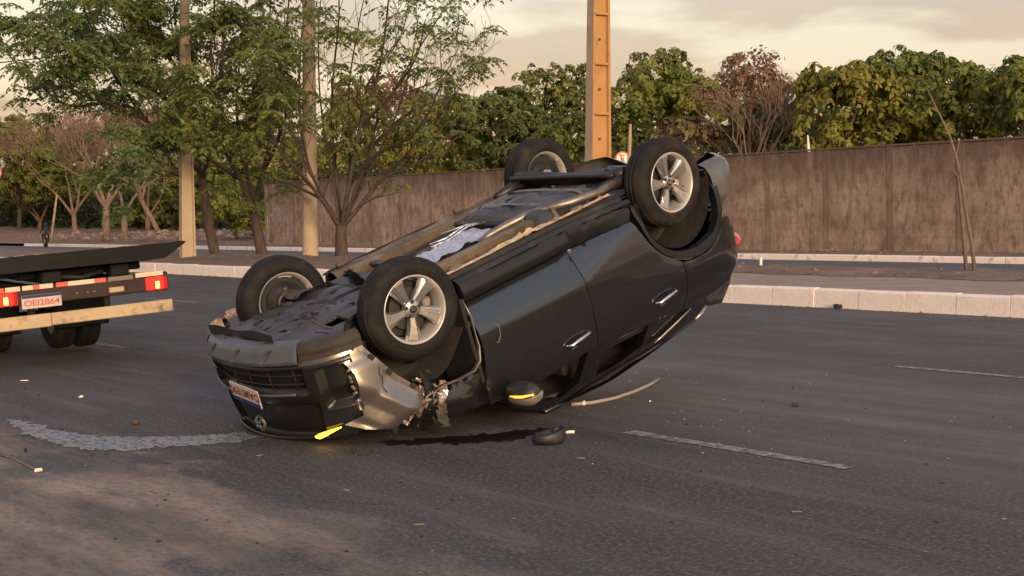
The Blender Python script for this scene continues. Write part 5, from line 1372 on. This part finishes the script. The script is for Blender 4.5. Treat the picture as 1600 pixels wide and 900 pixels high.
# bed: flat deck with bevelled rear corners
cs = [(-1.09, .41), (1.09, .41), (1.08, .39), (.84, .25), (-.84, .25), (-1.08, .39)]
bp_ = math.tan(R(4.4))
mb = MB(); n = len(cs); vs = [(x, y, BZ + z - bp_ * (y + .2)) for y in (-.22, 6.1) for x, z in cs]
mb.add(vs, [tuple(range(n)), tuple(range(n, 2 * n))] + [(i, (i + 1) % n, n + (i + 1) % n, n + i) for i in range(n)])
bed = mb.build('flat_bed', M['truck_black'], truck)
for sx in (-1, 1):
    MB().box((sx * 1.07, 2.9, BZ + .400 - bp_ * 3.1), (.05, 6.1, .035), Matrix.Rotation(-math.atan(bp_), 3, 'X')).build('side_rail', M['truck_black'], bed)
for x in (-.62, -.42, .30, .52): tbox('bed_track', (x, 1.6, BZ + .412 - bp_ * 1.8), (.10, 3.4, .012), M['galv'], bed, 0, Matrix.Rotation(-math.atan(bp_), 3, 'X'))
for x in (-.46, .46): tbox('chassis_rail', (x, 3.6, BZ + .0), (.09, 7.0, .18), M['truck_black'])
tbox('support_block', (-.30, .02, BZ + .165), (.20, .16, .125), M['truck_black'])
tbox('support_block', (.42, .05, BZ + .165), (.20, .16, .13), M['truck_black'])
tbox('cross_tube', (.12, .35, BZ + .17), (1.3, .10, .08), M['truck_black'])
MB().tube([(-.2, .1, BZ + .15), (.05, .08, BZ + .12), (.28, .1, BZ + .16)], .025, 6).build('hydraulic_hose', M['black'], truck)
# reflective tape: red and white pieces along the top of the beam
segs = [(-.935, -.86, 'w'), (-.86, -.78, 'r'), (-.77, -.62, 'w'), (-.60, -.49, 'w'), (-.49, -.43, 'r'), (-.43, -.29, 'w'), (-.26, -.14, 'r'), (-.14, .14, 'w'), (.14, .26, 'r'), (.28, .55, 'g'), (.575, .88, 'w')]
for a, b_, k in segs:
    tbox('reflective_strip', ((a + b_) / 2, -.0385, BZ + .078 + (.01 if a > .5 else 0)), (b_ - a - .004, .008, .045), {'w': M['tape_white'], 'r': M['tape_red'], 'g': M['galv']}[k], beam, 0)
def tlamp(x, w):
    l = tbox('tail_light', (x, -.052, BZ - .015), (w, .045, .135), M['lamp_red'], truck, .012)
    MB().box((x + .02, -.078, BZ - .03), (.045, .012, .075), ch=.005).build('bulb_lens', M['lamp_orange'], l)
    tbox('lamp_edge', (x + w / 2 + .022, -.05, BZ - .015), (.04, .04, .14), M['red_lens'], l, .008)
tlamp(.775, .19); tlamp(-.80, .20)
pl = tbox('licence_plate', (-.42, -.050, BZ - .065), (.40, .008, .135), M['white_plate'], truck, .003, Matrix.Rotation(R(0), 3, 'Z'))
pl.data.materials[0] = M['white_plate']
tbox('plate_band', (-.42, -.0555, BZ - .0125), (.394, .003, .028), M['blue'], pl, 0)
text_mesh('OEI2B64', .083, M['plate_ink_red'], pl, 'plate_lettering', Matrix.Translation((-.42, -.0555, BZ - .080)) @ Matrix.Rotation(R(90), 4, 'X'), .0018, 1.2)
tbox('number_lamp', (.36, -.045, BZ - .035), (.16, .03, .055), M['board'], beam, .008)
for x in (-.05, .06, .13): MB().lathe([(0, -.05), (.012, -.048), (.013, -.03)], 10, 'y', (x, 0, BZ - .03)).build('beam_bolt', M['galv'], beam)
# bumper of two pale boards on brackets
bl = tbox('bumper_board', (-.68, -.03, BZ - .265), (.68, .05, .135), M['board'], truck, .008)
br = tbox('bumper_board', (.31, -.03, BZ - .262), (1.29, .05, .125), M['board'], truck, .008)
tbox('bumper_rail', (.0, .03, BZ - .27), (1.88, .05, .10), M['truck_black'])
for x in (-.5, .28): tbox('bumper_bracket', (x, .06, BZ - .17), (.07, .06, .20), M['truck_black'])
tbox('mudguard', (.50, 1.52, BZ - .29), (.62, .03, .50), M['truck_black'])
tbox('mudguard', (-.50, 1.52, BZ - .29), (.62, .03, .50), M['truck_black'])
def ttyre(x, y, zc, r=.37):
    w = MB().lathe([(.20, -.10), (.26, -.115), (.33, -.115), (r - .012, -.10), (r, -.08), (r, -.03), (r - .012, -.026), (r - .012, -.018), (r, -.014), (r, .014), (r - .012, .018), (r - .012, .026), (r, .03), (r, .08), (r - .012, .10), (.33, .115), (.26, .115), (.20, .10), (.20, -.10)], 44, 'x', (x, y, zc)).build('wheel', M['tyre'], truck)
    MB().lathe([(0, .02), (.10, .03), (.19, .07), (.205, .10), (.205, -.09), (.19, -.08), (0, -.06)], 28, 'x', (x, y, zc)).build('rim', M['galv'], w)
for sx in (-1, 1):
    for x in (.36, .64): ttyre(sx * x, 1.95, .37 - sx * x * math.tan(roll - math.atan(SX)))
    ttyre(sx * .68, 6.9, .37 - sx * .68 * math.tan(roll - math.atan(SX)))
tbox('rear_axle', (0, 1.95, .37), (1.0, .12, .14), M['truck_black'])
tbox('front_axle', (0, 6.9, .37), (1.2, .10, .10), M['truck_black'])
cab = tbox('cab', (0, 7.2, 1.25), (1.9, 1.7, 1.55), M['white_paint'], truck, .12)
tbox('cab_window', (0, 6.34, 1.65), (1.4, .02, .45), M['glass'], cab, .004)

# ------------------------------------------------------------------ motorcycle with rider on the second road, far left
mb0 = along_ray(73, 12.6, .0)
MCM = Matrix.Translation(mb0) @ Matrix.Rotation(R(24), 4, 'Z') @ Matrix.Scale(.82, 4)
mc = empty('motorcycle', mw=MCM); tag(mc, 'small dark motorcycle seen from behind, riding beyond the truck bed', 'motorcycle')
def mwheel(y): 
    w = MB().lathe([(.22, -.05), (.29, -.055), (.31, -.03), (.315, 0), (.31, .03), (.29, .055), (.22, .05), (.22, -.05)], 28, 'x', (0, y, .315)).build('wheel', M['tyre'], mc)
    MB().lathe([(0, -.03), (.05, -.03), (.22, -.01), (.22, .01), (.05, .03), (0, .03)], 20, 'x', (0, y, .315)).build('rim', M['galv'], w)
mwheel(0); mwheel(1.28)
MB().tube([(0, .0, .33), (0, .35, .55), (0, .7, .75), (0, 1.05, .80), (0, 1.18, .55), (0, 1.28, .32)], [.04, .06, .09, .07, .05, .035], 8).build('frame', M['black'], mc)
MB().box((0, .62, .42), (.28, .36, .32), ch=.06).build('engine', M['galv'], mc)
MB().box((0, .80, .84), (.27, .42, .2), ch=.07).build('fuel_tank', M['red_lens'], mc)
MB().box((0, .30, .80), (.27, .65, .11), ch=.04).build('saddle', M['black'], mc)
MB().box((0, -.10, .70), (.16, .30, .08), Matrix.Rotation(R(-20), 3, 'X'), ch=.02).build('rear_mudguard', M['black'], mc)
MB().box((0, -.20, .74), (.14, .06, .09), ch=.02).build('tail_light', M['lamp_orange'], mc)
MB().tube([(-.36, .95, 1.02), (-.2, 1.05, 1.0), (0, 1.08, .95), (.2, 1.05, 1.0), (.36, .95, 1.02)], .018, 6).build('handlebar', M['black'], mc)
# rider: one skinned body
def skin_person(name, mw, verts, edges, radii, m, label):
    me = bpy.data.meshes.new(name); me.from_pydata(verts, edges, []); o = bpy.data.objects.new(name, me); COL.objects.link(o)
    o.modifiers.new('skin', 'SKIN'); o.modifiers.new('sub', 'SUBSURF').levels = 1
    for i, r_ in enumerate(radii): me.skin_vertices[0].data[i].radius = (r_, r_)
    me.skin_vertices[0].data[0].use_root = True
    dg = bpy.context.evaluated_depsgraph_get(); dg.update(); nm = bpy.data.meshes.new_from_object(o.evaluated_get(dg)); bpy.data.objects.remove(o)
    nm.materials.clear(); nm.materials.append(m)
    for p in nm.polygons: p.use_smooth = True
    r_ = bpy.data.objects.new(name, nm); COL.objects.link(r_); r_.matrix_world = mw; tag(r_, label, 'person'); return r_
PV = [(0, .30, .93), (0, .36, 1.12), (0, .44, 1.32), (0, .48, 1.44), (0, .52, 1.52), (-.19, .45, 1.36), (-.27, .62, 1.16), (-.34, .92, 1.05), (.19, .45, 1.36), (.27, .62, 1.16), (.34, .92, 1.05),
      (-.12, .32, .90), (-.22, .72, .82), (-.18, .52, .42), (-.19, .66, .36), (.12, .32, .90), (.22, .72, .82), (.18, .52, .42), (.19, .66, .36)]
PE = [(0, 1), (1, 2), (2, 3), (3, 4), (2, 5), (5, 6), (6, 7), (2, 8), (8, 9), (9, 10), (0, 11), (11, 12), (12, 13), (13, 14), (0, 15), (15, 16), (16, 17), (17, 18)]
PR = [.15, .145, .16, .06, .06, .07, .05, .035, .07, .05, .035, .095, .075, .05, .045, .095, .075, .05, .045]
rider = skin_person('person', MCM, PV, PE, PR, M['cloth_dark'], 'rider in dark clothes and dark helmet sitting on the far motorcycle')
MB().lathe([(0, -.15), (.10, -.12), (.135, -.02), (.125, .08), (.07, .13), (0, .145)], 18, 'z', (0, .53, 1.60)).build('helmet', M['cloth_dark'], rider)

# ------------------------------------------------------------------ spills and debris on the road
def film(name, poly_px, m, label, cat, h, rough=.012, n=3, seed=1):
    rg = np.random.default_rng(seed); poly = resample(poly_px, 4)
    w = [gnd(x, y, h) for x, y in poly]
    c = sum(w, Vector()) / len(w); o2 = [(p.x + rg.normal(0, rough), p.y + rg.normal(0, rough * 1.6)) for p in w]
    mb = panel_mb(o2, lambda x, y: (x, y, SX * x + h), (0, 0, -.1), res=.10, thick=.02, lip=0)
    o = mb.build(name, m); o.data.transform(Matrix.Translation(-c)); o.location = c
    return tag(o, label, cat)
film('fluid_spill', [(4, 654), (40, 657), (90, 672), (150, 681), (220, 683), (300, 681), (384, 676), (400, 682), (384, 689), (330, 693), (260, 698), (190, 704), (130, 701), (85, 692), (48, 681), (22, 666)], M['wet'], 'long pale wet streak of fluid on the road running left from the car nose', 'spill', .005, .018)
film('oil_stain', [(590, 690), (650, 686), (720, 681), (780, 676), (835, 670), (858, 670), (830, 679), (800, 688), (740, 692), (670, 693), (600, 695)], M['oil'], 'thin black oil stain on the road in front of the car door', 'stain', .005, .02, seed=4)
# broken black mirror shell
b = gnd(858, 694); ms = empty('broken_mirror_shell', mw=Matrix.Translation(b) @ Matrix.Rotation(R(20), 4, 'Z'))
tag(ms, 'broken black plastic mirror shell lying on the road in front of the car', 'car part')
shell = MB().lathe([(.02, .0), (.085, .01), (.105, .035), (.10, .07), (.09, .085), (.075, .07), (.06, .04)], 18, 'z')
shell.v = [(v[0] * 1.1, v[1] * .75, v[2] * (1 + .3 * v[0] / .1)) for v in shell.v]; shell.build('shell', M['clad'], ms)
MB().box((.07, .02, .075), (.07, .02, .035), Matrix.Rotation(R(30), 3, 'Y')).build('broken_lug', M['clad'], ms)
def chip(px, py, d, m, name, label, rz=0., cat_='debris', group=None):
    rg = np.random.default_rng(int(px)); mb = MB().box((0, 0, d[2] / 2), d, Matrix.Rotation(rz, 3, 'Z'), ch=min(d) * .3)
    mb.v = [(v[0] * (1 + rg.normal(0, .12)), v[1] * (1 + rg.normal(0, .12)), v[2] * (1 + abs(rg.normal(0, .3)))) for v in mb.v]
    o = mb.build(name, m); o.location = gnd(px, py, .002); return tag(o, label, cat_, group)
dg_ = 'bits of debris on the road'
chip(891, 677, (.06, .022, .014), M['white_paint'], 'white_chip', 'small white chip beside the broken mirror shell', .2, group=dg_)
chip(912, 633, (.03, .03, .025), M['white_paint'], 'white_chip', 'tiny white chip near the car roof and pale strip', .2, group=dg_)
chip(1310, 482, (.13, .07, .05), M['black'], 'black_scrap', 'black scrap lying against the whitewashed kerb at the right', .5, group=dg_)
chip(1243, 635, (.05, .03, .02), M['black'], 'black_scrap', 'small black scrap on the open road right of the car', .1, group=dg_)
chip(212, 663, (.05, .035, .03), M['bark'], 'stone', 'small dark stone just above the wet streak', .3, group=dg_)
chip(126, 622, (.04, .022, .014), M['shard'], 'pale_scrap', 'small pale scrap on the road left of the car nose', .3, group=dg_)
chip(38, 595, (.07, .02, .006), M['white_paint'], 'pale_scrap', 'thin pale scrap on the road below the truck', .0, group=dg_)
chip(60, 737, (.05, .014, .014), M['white_paint'], 'pale_stick', 'short white stick on the sandy near edge of the road', .9, group=dg_)
chip(40, 706, (.02, .02, .02), M['black'], 'stone', 'black pebble below the left end of the wet streak', .9, group=dg_)
chip(560, 672, (.02, .02, .01), M['black'], 'black_crumb', 'black crumb by the lit indicator lamp', .9, group=dg_)
for px, py, lab in ((405, 712, 'pale flat leaf below the wet streak near the car nose'), (240, 768, 'pale flat leaf on the sandy road edge'), (908, 716, 'pale leaf below the broken mirror shell'), (655, 820, 'pale leaf on the near asphalt at the bottom middle'), (1245, 800, 'pale crumpled leaf on the near asphalt at the lower right'), (540, 766, 'pale leaf on asphalt between sand and car')):
    chip(px, py, (.045, .018, .004), M['stone'], 'leaf', lab, px * .01, 'leaf', 'fallen leaves on the road')
# thin wire scrap, bent strip, twig
b = gnd(565, 708); y = b.y
def ground_tube(name, pxs, r, m, label, cat_, hs=None):
    pts = [gnd(x, yv, r + (hs[i] if hs else 0)) for i, (x, yv) in enumerate(pxs)]
    c = pts[0].copy(); o = MB().tube([p - c for p in pts], r, 6).build(name, m); o.location = c; return tag(o, label, cat_)
ground_tube('wire_clip', [(548, 701), (553, 708), (562, 711), (578, 709), (582, 702), (582, 697)], .004, M['black'], 'bent black wire clip on the road below the lit indicator', 'wire', [.02, 0, 0, 0, .01, .03])
ground_tube('weather_strip', [(893, 632), (925, 629), (960, 622), (990, 612), (1015, 601), (1031, 592)], .014, M['hose'], 'long pale curved trim strip lying on the road beneath the car tail', 'trim strip')
ground_tube('twig', [(-10, 708), (20, 716), (40, 726), (58, 735)], .006, M['bark_pale'], 'thin dry twig on the sandy road edge at the far left', 'twig')
